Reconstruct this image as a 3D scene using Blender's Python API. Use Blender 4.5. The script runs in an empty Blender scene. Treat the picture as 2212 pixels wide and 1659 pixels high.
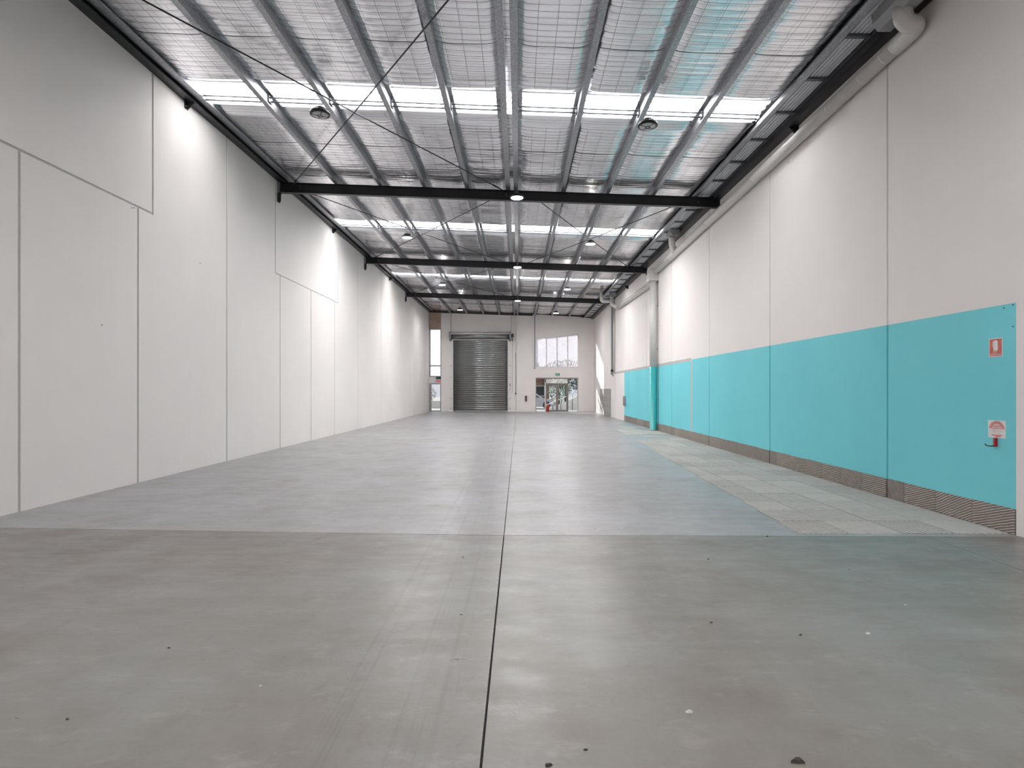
import bpy, math, random
import numpy as np
from mathutils import Vector, Matrix

random.seed(7)
rng = np.random.RandomState(11)
SC = bpy.context.scene
COL = SC.collection

# ------------------------------------------------------------------ camera
EYE = 1.6
FPX, VPX, VPY = 1250.0, 1120.0, 842.0
cam_d = bpy.data.cameras.new('camera')
cam_d.sensor_width = 36.0
cam_d.lens = FPX / 2212.0 * 36.0
cam_d.shift_x = -(VPX - 1106.0) / 2212.0
cam_d.shift_y = (VPY - 829.5) / 2212.0
cam_d.clip_end = 400
cam = bpy.data.objects.new('camera', cam_d)
cam.location = (0, 0, EYE)
cam.rotation_euler = (math.radians(90), 0, 0)
COL.objects.link(cam)
SC.camera = cam

# ------------------------------------------------------------------ world, sun, exposure
SKY_STRENGTH = 0.50
SUN_STRENGTH = 5.5
SKYLIGHT_GLOW = 9.6
LAMP_GLOW = 460.0
SC.view_settings.view_transform = 'Standard'
SC.view_settings.look = 'None'
SC.view_settings.gamma = 1.0
SC.view_settings.exposure = 0.50
SC.view_settings.use_curve_mapping = False
SC.cycles.use_denoising = True
SC.cycles.max_bounces = 6
SC.cycles.diffuse_bounces = 4
SC.cycles.glossy_bounces = 3
SC.cycles.use_adaptive_sampling = True
SC.cycles.adaptive_threshold = 0.2
SC.cycles.transparent_max_bounces = 8
SC.cycles.caustics_reflective = False
SC.cycles.caustics_refractive = False
SC.cycles.sample_clamp_indirect = 6.0

sun_dir = Vector((1.0, -1.3, -0.53)).normalized()
world = bpy.data.worlds.new('world')
SC.world = world
world.use_nodes = True
wn = world.node_tree
wn.nodes.clear()
w_out = wn.nodes.new('ShaderNodeOutputWorld')
w_bg = wn.nodes.new('ShaderNodeBackground')
w_mix = wn.nodes.new('ShaderNodeMix')
w_mix.data_type = 'RGBA'
w_sky = wn.nodes.new('ShaderNodeTexSky')
w_sky.sky_type = 'HOSEK_WILKIE'
w_sky.sun_direction = -sun_dir
w_sky.turbidity = 4.0
w_mix.inputs[0].default_value = 0.75
w_mix.inputs[7].default_value = (1.35, 1.36, 1.5, 1)      # thin bright overcast over the blue
wn.links.new(w_sky.outputs[0], w_mix.inputs[6])
wn.links.new(w_mix.outputs[2], w_bg.inputs[0])
w_bg.inputs[1].default_value = SKY_STRENGTH
wn.links.new(w_bg.outputs[0], w_out.inputs[0])

sun_d = bpy.data.lights.new('sun', 'SUN')
sun_d.energy = SUN_STRENGTH
sun_d.angle = math.radians(0.6)
sun_d.color = (1.0, 0.95, 0.88)
sun = bpy.data.objects.new('sun', sun_d)
sun.rotation_euler = sun_dir.to_track_quat('-Z', 'Y').to_euler()
sun.location = (-20, 60, 30)
COL.objects.link(sun)

# ------------------------------------------------------------------ sizes of the hall
XL, XR = -6.55, 5.47            # faces of the side walls
YN, YE = -4.0, 42.3             # wall behind the camera, far end wall
RAFT = [-1.8, 7.0, 15.8, 24.65, 33.5]
SLOPE = 0.035
PUR_H = 0.20
def zr(x): return 7.25 - SLOPE * (x - XL)          # top of the rafters
def zf(x): return zr(x) + PUR_H                    # top of the purlins
PUR_X = [-4.95, -3.75, -2.55, -1.38, -0.285, -0.07, 1.2, 2.42, 3.66]
EAVE_L, EAVE_R = -6.27, 4.82
SKYL = [(2.1, 2.85), (10.95, 11.86), (19.82, 20.64), (28.64, 29.38)]  # first strip is added out of view to brighten the near hall

# ------------------------------------------------------------------ helpers
def link(o, parent=None):
    COL.objects.link(o)
    if parent is not None:
        o.parent = parent
    return o

def tag(o, label=None, cat=None, group=None, kind=None):
    if label: o['label'] = label
    if cat: o['category'] = cat
    if group: o['group'] = group
    if kind: o['kind'] = kind
    return o

def empty(name, loc=(0, 0, 0), parent=None):
    o = bpy.data.objects.new(name, None)
    o.empty_display_size = 0.1
    o.location = loc
    return link(o, parent)

class MB:
    """collects simple solids; build() links them as one mesh object"""
    def __init__(self, origin=(0, 0, 0)):
        self.v, self.f, self.sm = [], [], []
        self.o = Vector(origin)
    def add(self, verts, faces, smooth=False):
        b = len(self.v)
        self.v += [tuple(Vector(p) - self.o) for p in verts]
        self.f += [tuple(i + b for i in f) for f in faces]
        self.sm += [smooth] * len(faces)
        return self
    def box(self, x0, x1, y0, y1, z0, z1):
        v = [(x, y, z) for z in (z0, z1) for y in (y0, y1) for x in (x0, x1)]
        return self.add(v, [(0, 2, 3, 1), (4, 5, 7, 6), (0, 1, 5, 4), (2, 6, 7, 3), (0, 4, 6, 2), (1, 3, 7, 5)])
    def cbox(self, x0, x1, y0, y1, z0, z1, c):
        """box with chamfered vertical and horizontal edges (octagonal prism in xz)"""
        pts = [(x0 + c, z0), (x1 - c, z0), (x1, z0 + c), (x1, z1 - c), (x1 - c, z1), (x0 + c, z1), (x0, z1 - c), (x0, z0 + c)]
        return self.prism(pts, 'y', y0, y1)
    def prism(self, pts, axis, a0, a1, smooth=False):
        """polygon extruded along an axis. axis x: pts=(y,z); y: pts=(x,z); z: pts=(x,y)"""
        def P(p, a):
            return {'x': (a, p[0], p[1]), 'y': (p[0], a, p[1]), 'z': (p[0], p[1], a)}[axis]
        n = len(pts)
        v = [P(p, a0) for p in pts] + [P(p, a1) for p in pts]
        f = [tuple(range(n - 1, -1, -1)), tuple(range(n, 2 * n))]
        self.add(v, f)
        b = len(self.v) - 2 * n
        for i in range(n):
            j = (i + 1) % n
            self.f.append((b + i, b + j, b + n + j, b + n + i)); self.sm.append(smooth)
        return self
    def tube(self, path, r, n=12, caps=True, smooth=True):
        path = [Vector(p) for p in path]
        rs = r if isinstance(r, (list, tuple)) else [r] * len(path)
        rings = []
        up = None
        for i, p in enumerate(path):
            d = (path[min(i + 1, len(path) - 1)] - path[max(i - 1, 0)]).normalized()
            if up is None:
                up = Vector((0, 0, 1)) if abs(d.z) < 0.9 else Vector((1, 0, 0))
            s = d.cross(up).normalized()
            u = s.cross(d).normalized()
            up = u
            rings.append([p + (s * math.cos(t) + u * math.sin(t)) * rs[i] for t in [2 * math.pi * k / n for k in range(n)]])
        v = [q for ring in rings for q in ring]
        f = []
        for i in range(len(path) - 1):
            for k in range(n):
                k2 = (k + 1) % n
                f.append((i * n + k, i * n + k2, (i + 1) * n + k2, (i + 1) * n + k))
        self.add(v, f, smooth)
        if caps:
            b = len(self.v) - len(v)
            self.f.append(tuple(b + k for k in range(n - 1, -1, -1))); self.sm.append(False)
            e = b + (len(path) - 1) * n
            self.f.append(tuple(e + k for k in range(n))); self.sm.append(False)
        return self
    def lathe(self, prof, c=(0, 0, 0), n=24, smooth=True, axis='z'):
        v, f = [], []
        for (r, h) in prof:
            for k in range(n):
                t = 2 * math.pi * k / n
                a, b = r * math.cos(t), r * math.sin(t)
                q = {'z': (a, b, h), 'x': (h, a, b), 'y': (a, h, b)}[axis]
                v.append((c[0] + q[0], c[1] + q[1], c[2] + q[2]))
        for i in range(len(prof) - 1):
            for k in range(n):
                k2 = (k + 1) % n
                f.append((i * n + k, i * n + k2, (i + 1) * n + k2, (i + 1) * n + k))
        self.add(v, f, smooth)
        b = len(self.v) - len(v)
        self.f.append(tuple(b + k for k in range(n - 1, -1, -1))); self.sm.append(False)
        self.f.append(tuple(b + (len(prof) - 1) * n + k for k in range(n))); self.sm.append(False)
        return self
    def mesh(self, name, mat=None):
        me = bpy.data.meshes.new(name)
        me.from_pydata(self.v, [], self.f)
        me.polygons.foreach_set('use_smooth', self.sm)
        if mat: me.materials.append(mat)
        me.update()
        import bmesh
        bm = bmesh.new(); bm.from_mesh(me)
        bmesh.ops.recalc_face_normals(bm, faces=bm.faces)
        bm.to_mesh(me); bm.free()
        return me
    def build(self, name, mat, parent=None):
        o = bpy.data.objects.new(name, self.mesh(name, mat))
        o.location = self.o
        return link(o, parent)

def copy_tree(src, loc=None, label=None, parent=None):
    c = src.copy()
    COL.objects.link(c)
    if parent is not None: c.parent = parent
    if loc is not None: c.location = loc
    if label: c['label'] = label
    for ch in src.children:
        copy_tree(ch, parent=c)
    return c

def arc(p0, pc, p1, n=8):
    """quadratic bend from p0 to p1 around corner pc"""
    p0, pc, p1 = Vector(p0), Vector(pc), Vector(p1)
    return [p0 * (1 - t) ** 2 + pc * 2 * t * (1 - t) + p1 * t * t for t in [k / n for k in range(n + 1)]]

def lettering(txt, size, mat, parent, mtx):
    cu = bpy.data.curves.new('lettering', 'FONT')
    cu.body = txt; cu.size = size; cu.align_x = 'CENTER'; cu.align_y = 'CENTER'; cu.extrude = 0.0008
    tmp = bpy.data.objects.new('lettering_curve', cu)
    COL.objects.link(tmp)
    dg = bpy.context.evaluated_depsgraph_get()
    me = bpy.data.meshes.new_from_object(tmp.evaluated_get(dg))
    bpy.data.objects.remove(tmp)
    bpy.data.curves.remove(cu)
    me.transform(mtx)
    me.materials.clear(); me.materials.append(mat)
    o = bpy.data.objects.new('lettering', me)
    return link(o, parent)

# ------------------------------------------------------------------ materials
def new_mat(name):
    m = bpy.data.materials.new(name)
    m.use_nodes = True
    nt = m.node_tree
    return m, nt, nt.nodes['Principled BSDF']

def N(nt, typ, **kw):
    n = nt.nodes.new(typ)
    for k, v in kw.items():
        setattr(n, k, v)
    return n

def coords(nt, scale=(1, 1, 1), kind='Object'):
    tc = N(nt, 'ShaderNodeTexCoord')
    mp = N(nt, 'ShaderNodeMapping')
    mp.inputs['Scale'].default_value = scale
    nt.links.new(tc.outputs[kind], mp.inputs['Vector'])
    return mp.outputs[0]

def noise(nt, vec, scale, detail=4, rough=0.6):
    n = N(nt, 'ShaderNodeTexNoise')
    n.inputs['Scale'].default_value = scale
    n.inputs['Detail'].default_value = detail
    n.inputs['Roughness'].default_value = rough
    nt.links.new(vec, n.inputs['Vector'])
    return n.outputs['Fac']

def ramp(nt, fac, stops):
    r = N(nt, 'ShaderNodeValToRGB')
    els = r.color_ramp.elements
    while len(els) < len(stops): els.new(0.5)
    for e, (p, c) in zip(els, stops):
        e.position = p
        e.color = (c[0], c[1], c[2], 1) if hasattr(c, '__len__') else (c, c, c, 1)
    nt.links.new(fac, r.inputs[0])
    return r.outputs[0]

def mixc(nt, fac, a, b, blend='MIX'):
    m = N(nt, 'ShaderNodeMix', data_type='RGBA', blend_type=blend)
    for i, s in ((0, fac), (6, a), (7, b)):
        if hasattr(s, 'is_linked') or isinstance(s, bpy.types.NodeSocket):
            nt.links.new(s, m.inputs[i])
        elif i == 0: m.inputs[0].default_value = s
        else: m.inputs[i].default_value = (s[0], s[1], s[2], 1)
    return m.outputs[2]

def math_n(nt, op, a, b=0.0, c=None):
    m = N(nt, 'ShaderNodeMath', operation=op)
    for i, s in enumerate((a, b, c)):
        if s is None: continue
        if isinstance(s, bpy.types.NodeSocket): nt.links.new(s, m.inputs[i])
        else: m.inputs[i].default_value = s
    return m.outputs[0]

def bump(nt, b, height, strength, dist):
    n = N(nt, 'ShaderNodeBump')
    n.inputs['Strength'].default_value = strength
    n.inputs['Distance'].default_value = dist
    nt.links.new(height, n.inputs['Height'])
    nt.links.new(n.outputs[0], b.inputs['Normal'])

def plain(name, col, rough=0.5, metal=0.0, var=0.06, nscale=6.0, spec=0.5):
    m, nt, b = new_mat(name)
    vec = coords(nt)
    f = noise(nt, vec, nscale)
    lo = tuple(max(0, c * (1 - var)) for c in col); hi = tuple(min(1, c * (1 + var)) for c in col)
    nt.links.new(ramp(nt, f, [(0.3, lo), (0.7, hi)]), b.inputs['Base Color'])
    b.inputs['Roughness'].default_value = rough
    b.inputs['Metallic'].default_value = metal
    b.inputs['Specular IOR Level'].default_value = spec
    return m

WALL_C = (0.835, 0.795, 0.775)
def wall_paint(name, teal=False):
    m, nt, b = new_mat(name)
    vec = coords(nt)
    big = noise(nt, vec, 0.35, 3)
    col = ramp(nt, big, [(0.3, tuple(c * 0.97 for c in WALL_C)), (0.7, tuple(c * 1.03 for c in WALL_C))])
    # roller streaks and faint scuffs
    st = noise(nt, coords(nt, (1, 3.0, 0.15)), 2.2, 5)
    col = mixc(nt, ramp(nt, st, [(0.35, 0.0), (0.8, 0.07)]), col, (0.70, 0.68, 0.67))
    sc = noise(nt, coords(nt, (1, 1, 1)), 3.1, 6, 0.7)
    col = mixc(nt, ramp(nt, sc, [(0.71, 0.0), (0.77, 0.28)]), col, (0.42, 0.41, 0.40))
    if teal:
        sep = N(nt, 'ShaderNodeSeparateXYZ')
        tc = N(nt, 'ShaderNodeTexCoord')
        nt.links.new(tc.outputs['Object'], sep.inputs[0])
        X, Y, Z = sep.outputs
        wob = noise(nt, coords(nt), 5.0, 4)
        wz = math_n(nt, 'MULTIPLY_ADD', wob, 0.05, 2.515)
        def lt(a, bb): return math_n(nt, 'LESS_THAN', a, bb)
        def gt(a, bb): return math_n(nt, 'GREATER_THAN', a, bb)
        def AND(*s):
            r = s[0]
            for q in s[1:]: r = math_n(nt, 'MULTIPLY', r, q)
            return r
        far = gt(Y, 18.25)
        # bare strip left where a ceiling line met the wall, beyond the vertical seam
        strip = AND(gt(Z, math_n(nt, 'SUBTRACT', wz, 0.05)), lt(Z, math_n(nt, 'ADD', wz, 0.07)), gt(Y, 18.3), lt(Y, 33.0))
        col = mixc(nt, math_n(nt, 'MULTIPLY', strip, 0.75), col, (0.40, 0.385, 0.37))
        top = math_n(nt, 'MULTIPLY_ADD', far, -0.05, 2.56)
        tealmask = AND(lt(Z, top), gt(Y, 6.36), lt(Y, 29.9))
        tc1 = ramp(nt, noise(nt, coords(nt), 0.6, 4), [(0.3, (0.185, 0.64, 0.715)), (0.7, (0.205, 0.68, 0.755))])
        col = mixc(nt, tealmask, col, tc1)
        bare = AND(lt(Z, 0.275), gt(Y, 6.36), lt(Y, 29.9))
        col = mixc(nt, bare, col, (0.24, 0.215, 0.19))
        seam = AND(lt(Z, 2.5), gt(Z, 0.25), gt(Y, 18.2), lt(Y, 18.42))
        col = mixc(nt, math_n(nt, 'MULTIPLY', seam, 0.8), col, (0.52, 0.50, 0.52))
        # bare block patch by the far end
        patch = AND(lt(Z, 1.66), gt(Y, 34.2), lt(Y, 38.8))
        col = mixc(nt, patch, col, ramp(nt, noise(nt, coords(nt), 9.0, 6), [(0.3, (0.24, 0.235, 0.225)), (0.7, (0.46, 0.45, 0.44))]))
    nt.links.new(col, b.inputs['Base Color'])
    b.inputs['Roughness'].default_value = 0.62
    b.inputs['Specular IOR Level'].default_value = 0.22
    hgt = noise(nt, coords(nt), 60.0, 3)
    bump(nt, b, hgt, 0.08, 0.002)
    return m

def concrete(name, c0, c1, warm):
    m, nt, b = new_mat(name)
    v = coords(nt)
    big = noise(nt, v, 0.45, 4)
    mid = noise(nt, coords(nt, (1.0, 0.35, 1)), 2.2, 5, 0.65)
    fine = noise(nt, v, 28.0, 3, 0.7)
    col = ramp(nt, mid, [(0.30, c0), (0.70, c1)])
    col = mixc(nt, ramp(nt, big, [(0.42, 0.0), (0.68, 0.55)]), col, warm)
    blot = noise(nt, coords(nt, (1.0, 0.8, 1)), 1.3, 3, 0.6)
    col = mixc(nt, ramp(nt, blot, [(0.50, 0.0), (0.72, 0.75)]), col, tuple(c * f for c, f in zip(c0, (0.84, 0.75, 0.70))))
    cool = noise(nt, coords(nt, (0.7, 1.0, 1)), 0.8, 4, 0.6)
    col = mixc(nt, ramp(nt, cool, [(0.48, 0.0), (0.70, 0.8)]), col, tuple(c * f for c, f in zip(c1, (1.08, 1.13, 1.17))))
    col = mixc(nt, ramp(nt, fine, [(0.2, 0.0), (0.85, 0.16)]), col, tuple(c * 0.45 for c in c0))
    # pale scuffs, dark drips and dots
    sc = noise(nt, coords(nt, (1.0, 1.8, 1)), 3.0, 4, 0.7)
    col = mixc(nt, ramp(nt, sc, [(0.56, 0.0), (0.76, 0.5)]), col, tuple(min(1, c * 1.4) for c in c1))
    dk = noise(nt, coords(nt, (1.3, 0.7, 1)), 4.5, 4, 0.65)
    col = mixc(nt, ramp(nt, dk, [(0.58, 0.0), (0.85, 0.45)]), col, (0.10, 0.08, 0.075))
    # tyre tracks running down the hall
    tr = noise(nt, coords(nt, (16.0, 0.12, 1)), 1.0, 4, 0.6)
    sep = N(nt, 'ShaderNodeSeparateXYZ'); tc = N(nt, 'ShaderNodeTexCoord')
    nt.links.new(tc.outputs['Object'], sep.inputs[0])
    band = math_n(nt, 'MULTIPLY', math_n(nt, 'GREATER_THAN', sep.outputs[0], -0.95), math_n(nt, 'LESS_THAN', sep.outputs[0], -0.3))
    col = mixc(nt, math_n(nt, 'MULTIPLY', band, ramp(nt, tr, [(0.52, 0.0), (0.75, 0.4)])), col, tuple(c * 0.5 for c in c0))
    nt.links.new(col, b.inputs['Base Color'])
    rr = noise(nt, coords(nt, (0.6, 1.6, 1)), 3.2, 4, 0.7)
    nt.links.new(math_n(nt, 'MULTIPLY_ADD', rr, 0.40, 0.16), b.inputs['Roughness'])
    b.inputs['Specular IOR Level'].default_value = 0.5
    h = mixc(nt, 0.5, noise(nt, coords(nt, (0.7, 2.2, 1)), 5.0, 4, 0.6), fine)
    bump(nt, b, h, 0.25, 0.006)
    return m

def comb(name, c0, c1, scale, axis, rot=0.0, prior=None):
    """tile adhesive raked with a notched trowel: ridges"""
    m, nt, b = new_mat(name)
    tc = N(nt, 'ShaderNodeTexCoord'); mp = N(nt, 'ShaderNodeMapping')
    oi = N(nt, 'ShaderNodeObjectInfo')
    nt.links.new(tc.outputs['Object'], mp.inputs['Vector'])
    ang = math_n(nt, 'MULTIPLY_ADD', oi.outputs['Random'], 1.4, rot - 0.7)
    cb = N(nt, 'ShaderNodeCombineXYZ')
    nt.links.new(ang, cb.inputs[axis])
    nt.links.new(cb.outputs[0], mp.inputs['Rotation'])
    w = N(nt, 'ShaderNodeTexWave', wave_type='BANDS', bands_direction='Z' if axis == 0 else 'Y')
    w.inputs['Scale'].default_value = scale
    w.inputs['Distortion'].default_value = 2.2
    w.inputs['Detail'].default_value = 2.0
    w.inputs['Detail Scale'].default_value = 0.8
    nt.links.new(mp.outputs[0], w.inputs['Vector'])
    g = noise(nt, tc.outputs['Object'], 7.0, 6, 0.7)
    col = ramp(nt, w.outputs['Fac'], [(0.25, c0), (0.75, c1)])
    col = mixc(nt, ramp(nt, g, [(0.35, 0.0), (0.75, 0.5)]), col, tuple(min(1, c * 1.12) for c in c1))
    tint = math_n(nt, 'MULTIPLY_ADD', oi.outputs['Random'], 0.24, 0.88)
    col = mixc(nt, 1.0, col, (1, 1, 1), 'MULTIPLY')
    hsv = N(nt, 'ShaderNodeHueSaturation')
    nt.links.new(col, hsv.inputs['Color']); nt.links.new(tint, hsv.inputs['Value'])
    nt.links.new(hsv.outputs[0], b.inputs['Base Color'])
    b.inputs['Roughness'].default_value = 0.85
    bump(nt, b, w.outputs['Fac'], 1.0, 0.008)
    return m

def galvanised(name, base, rough=0.38, metal=0.85):
    m, nt, b = new_mat(name)
    vo = N(nt, 'ShaderNodeTexVoronoi')
    vo.inputs['Scale'].default_value = 45.0
    nt.links.new(coords(nt), vo.inputs['Vector'])
    sp = N(nt, 'ShaderNodeSeparateColor'); nt.links.new(vo.outputs['Color'], sp.inputs[0])
    col = ramp(nt, sp.outputs[0], [(0.0, tuple(c * 0.75 for c in base)), (1.0, tuple(min(1, c * 1.2) for c in base))])
    nt.links.new(col, b.inputs['Base Color'])
    b.inputs['Metallic'].default_value = metal
    b.inputs['Roughness'].default_value = rough
    return m

def foil_mat():
    m, nt, b = new_mat('foil')
    f = noise(nt, coords(nt, (0.6, 1.6, 1)), 2.0, 5)
    nt.links.new(ramp(nt, f, [(0.3, (0.86, 0.86, 0.90)), (0.7, (0.94, 0.94, 0.97))]), b.inputs['Base Color'])
    b.inputs['Metallic'].default_value = 0.93
    b.inputs['Roughness'].default_value = 0.23
    h = noise(nt, coords(nt, (1.4, 7.0, 1)), 2.4, 4, 0.6)
    bump(nt, b, h, 0.28, 0.010)
    return m

def emit(name, col, strength):
    m = bpy.data.materials.new(name); m.use_nodes = True
    nt = m.node_tree; nt.nodes.clear()
    o = N(nt, 'ShaderNodeOutputMaterial'); e = N(nt, 'ShaderNodeEmission')
    e.inputs[0].default_value = (*col, 1); e.inputs[1].default_value = strength
    nt.links.new(e.outputs[0], o.inputs[0])
    return m

def skylight_mat():
    m = bpy.data.materials.new('fibreglass_rooflight'); m.use_nodes = True
    nt = m.node_tree; nt.nodes.clear()
    o = N(nt, 'ShaderNodeOutputMaterial'); e = N(nt, 'ShaderNodeEmission')
    f = noise(nt, coords(nt, (1.0, 4.0, 1)), 6.0, 5)
    nt.links.new(ramp(nt, f, [(0.3, (0.96, 0.95, 0.95)), (0.7, (1.0, 0.985, 0.985))]), e.inputs[0])
    e.inputs[1].default_value = SKYLIGHT_GLOW  # emission stands in for sky light passing through the sheet
    d = N(nt, 'ShaderNodeBsdfTranslucent'); d.inputs[0].default_value = (0.8, 0.82, 0.85, 1)
    a = N(nt, 'ShaderNodeAddShader')
    nt.links.new(e.outputs[0], a.inputs[0]); nt.links.new(d.outputs[0], a.inputs[1])
    nt.links.new(a.outputs[0], o.inputs[0])
    return m

def glass_mat(name, tint, frost, speck=False):
    m = bpy.data.materials.new(name); m.use_nodes = True
    nt = m.node_tree; nt.nodes.clear()
    o = N(nt, 'ShaderNodeOutputMaterial')
    t = N(nt, 'ShaderNodeBsdfTransparent'); t.inputs[0].default_value = (*tint, 1)
    g = N(nt, 'ShaderNodeBsdfGlossy'); g.inputs['Roughness'].default_value = 0.03
    mx = N(nt, 'ShaderNodeMixShader')
    fr = N(nt, 'ShaderNodeFresnel'); fr.inputs[0].default_value = 1.35
    nt.links.new(fr.outputs[0], mx.inputs[0])
    nt.links.new(t.outputs[0], mx.inputs[1]); nt.links.new(g.outputs[0], mx.inputs[2])
    last = mx.outputs[0]
    if frost > 0:
        d = N(nt, 'ShaderNodeBsdfTranslucent'); d.inputs[0].default_value = (0.9, 0.9, 0.93, 1)
        m2 = N(nt, 'ShaderNodeMixShader')
        n = noise(nt, coords(nt, (1, 1, 1)), 4.0, 7, 0.75)
        nt.links.new(ramp(nt, n, [(0.35, frost * 0.6), (0.7, min(1, frost * 1.3))]), m2.inputs[0])
        nt.links.new(last, m2.inputs[1]); nt.links.new(d.outputs[0], m2.inputs[2])
        last = m2.outputs[0]
    if speck:
        dd = N(nt, 'ShaderNodeBsdfDiffuse'); dd.inputs[0].default_value = (0.55, 0.54, 0.53, 1)
        m3 = N(nt, 'ShaderNodeMixShader')
        n = noise(nt, coords(nt, (1, 1, 0.6)), 9.0, 8, 0.8)
        nt.links.new(ramp(nt, n, [(0.64, 0.0), (0.85, 0.35)]), m3.inputs[0])
        nt.links.new(last, m3.inputs[1]); nt.links.new(dd.outputs[0], m3.inputs[2])
        last = m3.outputs[0]
    nt.links.new(last, o.inputs[0])
    return m

M = {}
M['wall'] = wall_paint('painted_precast')
M['wall_teal'] = wall_paint('painted_precast_with_teal_dado', True)
M['caulk'] = plain('joint_sealant', (0.50, 0.49, 0.48), 0.7)
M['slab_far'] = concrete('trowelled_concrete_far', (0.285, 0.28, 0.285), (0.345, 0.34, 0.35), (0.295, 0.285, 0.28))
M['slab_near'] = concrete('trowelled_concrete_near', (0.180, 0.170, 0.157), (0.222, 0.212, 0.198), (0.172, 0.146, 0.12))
M['joint'] = plain('dark_joint', (0.06, 0.058, 0.055), 0.9)
M['residue'] = comb('raked_floor_adhesive', (0.30, 0.29, 0.27), (0.53, 0.52, 0.495), 9.0, 2)
M['residue_wall'] = comb('raked_wall_adhesive', (0.21, 0.18, 0.155), (0.36, 0.325, 0.295), 11.0, 0)
M['black'] = plain('black_steel_paint', (0.014, 0.014, 0.016), 0.38, 0.0, 0.3, 3.0)
M['galv'] = galvanised('galvanised_steel', (0.37, 0.38, 0.40))
M['galv_dark'] = galvanised('dull_galvanised_steel', (0.20, 0.21, 0.23), 0.45)
M['gutter'] = plain('ribbed_gutter_steel', (0.80, 0.81, 0.84), 0.45, 0.0)
M['rainhead'] = plain('grey_rainhead_metal', (0.30, 0.30, 0.315), 0.45)
M['deck'] = plain('roof_deck', (0.05, 0.05, 0.055), 0.9)
M['foil'] = foil_mat()
M['wire'] = plain('mesh_wire', (0.10, 0.10, 0.11), 0.5, 0.5)
M['skylight'] = skylight_mat()
M['skylight_lap'] = plain('fibreglass_lap', (0.80, 0.80, 0.82), 0.5)
M['pvc'] = plain('white_pvc', (0.62, 0.61, 0.59), 0.28, 0.0, 0.03)
M['pvc_teal'] = plain('teal_painted_pipe', (0.045, 0.40, 0.40), 0.32, 0.0, 0.04)
M['lamp_on'] = emit('lit_led_lens', (1.0, 0.985, 0.98), LAMP_GLOW)
M['lamp_off'] = plain('unlit_lens', (0.48, 0.48, 0.49), 0.25)
M['roller'] = plain('roller_shutter_steel', (0.255, 0.265, 0.265), 0.32, 0.75, 0.12, 1.2)
M['alu'] = plain('grey_aluminium_frame', (0.34, 0.335, 0.33), 0.4, 0.3)
M['frame_white'] = plain('white_frame', (0.72, 0.72, 0.73), 0.4)
M['frame_bronze'] = plain('brown_grey_door_frame', (0.22, 0.20, 0.185), 0.4)
M['glass'] = glass_mat('clear_glass', (0.93, 0.95, 0.95), 0.0)
M['glass_frost'] = glass_mat('frosted_glass', (0.86, 0.86, 0.92), 0.30)
M['glass_dirty'] = glass_mat('dusty_window_glass', (0.92, 0.91, 0.93), 0.14, True)
M['timber'] = plain('pinkish_timber_board', (0.42, 0.31, 0.25), 0.6, 0.0, 0.12, 3.0)
M['red'] = plain('fire_red', (0.44, 0.018, 0.02), 0.35)
M['red_dark'] = plain('dark_red', (0.13, 0.010, 0.014), 0.4)
M['red_faded'] = plain('faded_red_print', (0.60, 0.13, 0.09), 0.5, 0.0, 0.25, 14.0)
M['red_pale'] = plain('sunbleached_red_print', (0.62, 0.24, 0.23), 0.5, 0.0, 0.25, 9.0)
M['pink'] = plain('pink_sticker', (0.72, 0.28, 0.34), 0.5)
M['sign_white'] = plain('sign_white', (0.72, 0.72, 0.74), 0.5)
M['green'] = plain('exit_green', (0.03, 0.30, 0.16), 0.4)
M['green_dark'] = plain('dark_exit_green', (0.01, 0.06, 0.055), 0.4)
M['grey'] = plain('grey_plastic', (0.28, 0.285, 0.29), 0.45)
M['debris'] = plain('dark_grit', (0.05, 0.045, 0.04), 0.9)
M['debris_pale'] = plain('pale_chip', (0.62, 0.60, 0.56), 0.8)
M['paving'] = plain('outdoor_paving', (0.50, 0.49, 0.47), 0.85)
M['brickwall'] = plain('tan_brick', (0.36, 0.22, 0.14), 0.85, 0.0, 0.25, 3.0)
M['roofred'] = plain('terracotta_roof', (0.35, 0.12, 0.10), 0.8)
M['render_white'] = plain('white_render', (0.72, 0.72, 0.69), 0.8)
M['leaf'] = plain('leaf_green', (0.10, 0.16, 0.055), 0.6, 0.0, 0.5, 2.0)
M['leaf_dark'] = plain('dark_leaf_green', (0.05, 0.085, 0.04), 0.6, 0.0, 0.5, 2.0)
M['bark'] = plain('bark', (0.13, 0.10, 0.08), 0.9)
M['car'] = plain('silver_car_paint', (0.40, 0.40, 0.46), 0.25, 0.3)
M['car_glass'] = plain('car_window', (0.04, 0.045, 0.06), 0.08)
M['tyre'] = plain('tyre_rubber', (0.02, 0.02, 0.02), 0.8)

# ================================================================== SETTING
def struct(name, label, cat, loc=(0, 0, 0)):
    return tag(empty(name, loc), label, cat, kind='structure')

# ---- floor: base plus poured slabs with open joints
TJ = [(XL, 6.76), (-6.0, 6.71), (-3.0, 6.52), (-0.16, 6.36), (3.0, 6.33), (XR, 6.29)]
def tj(x):
    for (a, ya), (b, yb) in zip(TJ[:-1], TJ[1:]):
        if a <= x <= b: return ya + (yb - ya) * (x - a) / (b - a)
    return TJ[0][1]
floor_base = MB().box(XL - 0.3, XR + 0.3, YN - 0.3, YE + 0.25, -0.3, -0.02).build('floor', M['joint'])
tag(floor_base, 'grey trowelled concrete floor of the empty hall', 'floor', kind='structure')
g = 0.006
def slab(x0, x1, near, mat):
    xs = [x0] + [a for a, _ in TJ if x0 < a < x1] + [x1]
    if near:
        pts = [(x0, YN), (x1, YN)] + [(x, tj(x) - g) for x in reversed(xs)]
    else:
        pts = [(x, tj(x) + g) for x in xs] + [(x1, YE + 0.1), (x0, YE + 0.1)]
    MB().prism(pts, 'z', -0.05, 0.0).build('floor_slab', mat, floor_base)
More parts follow.
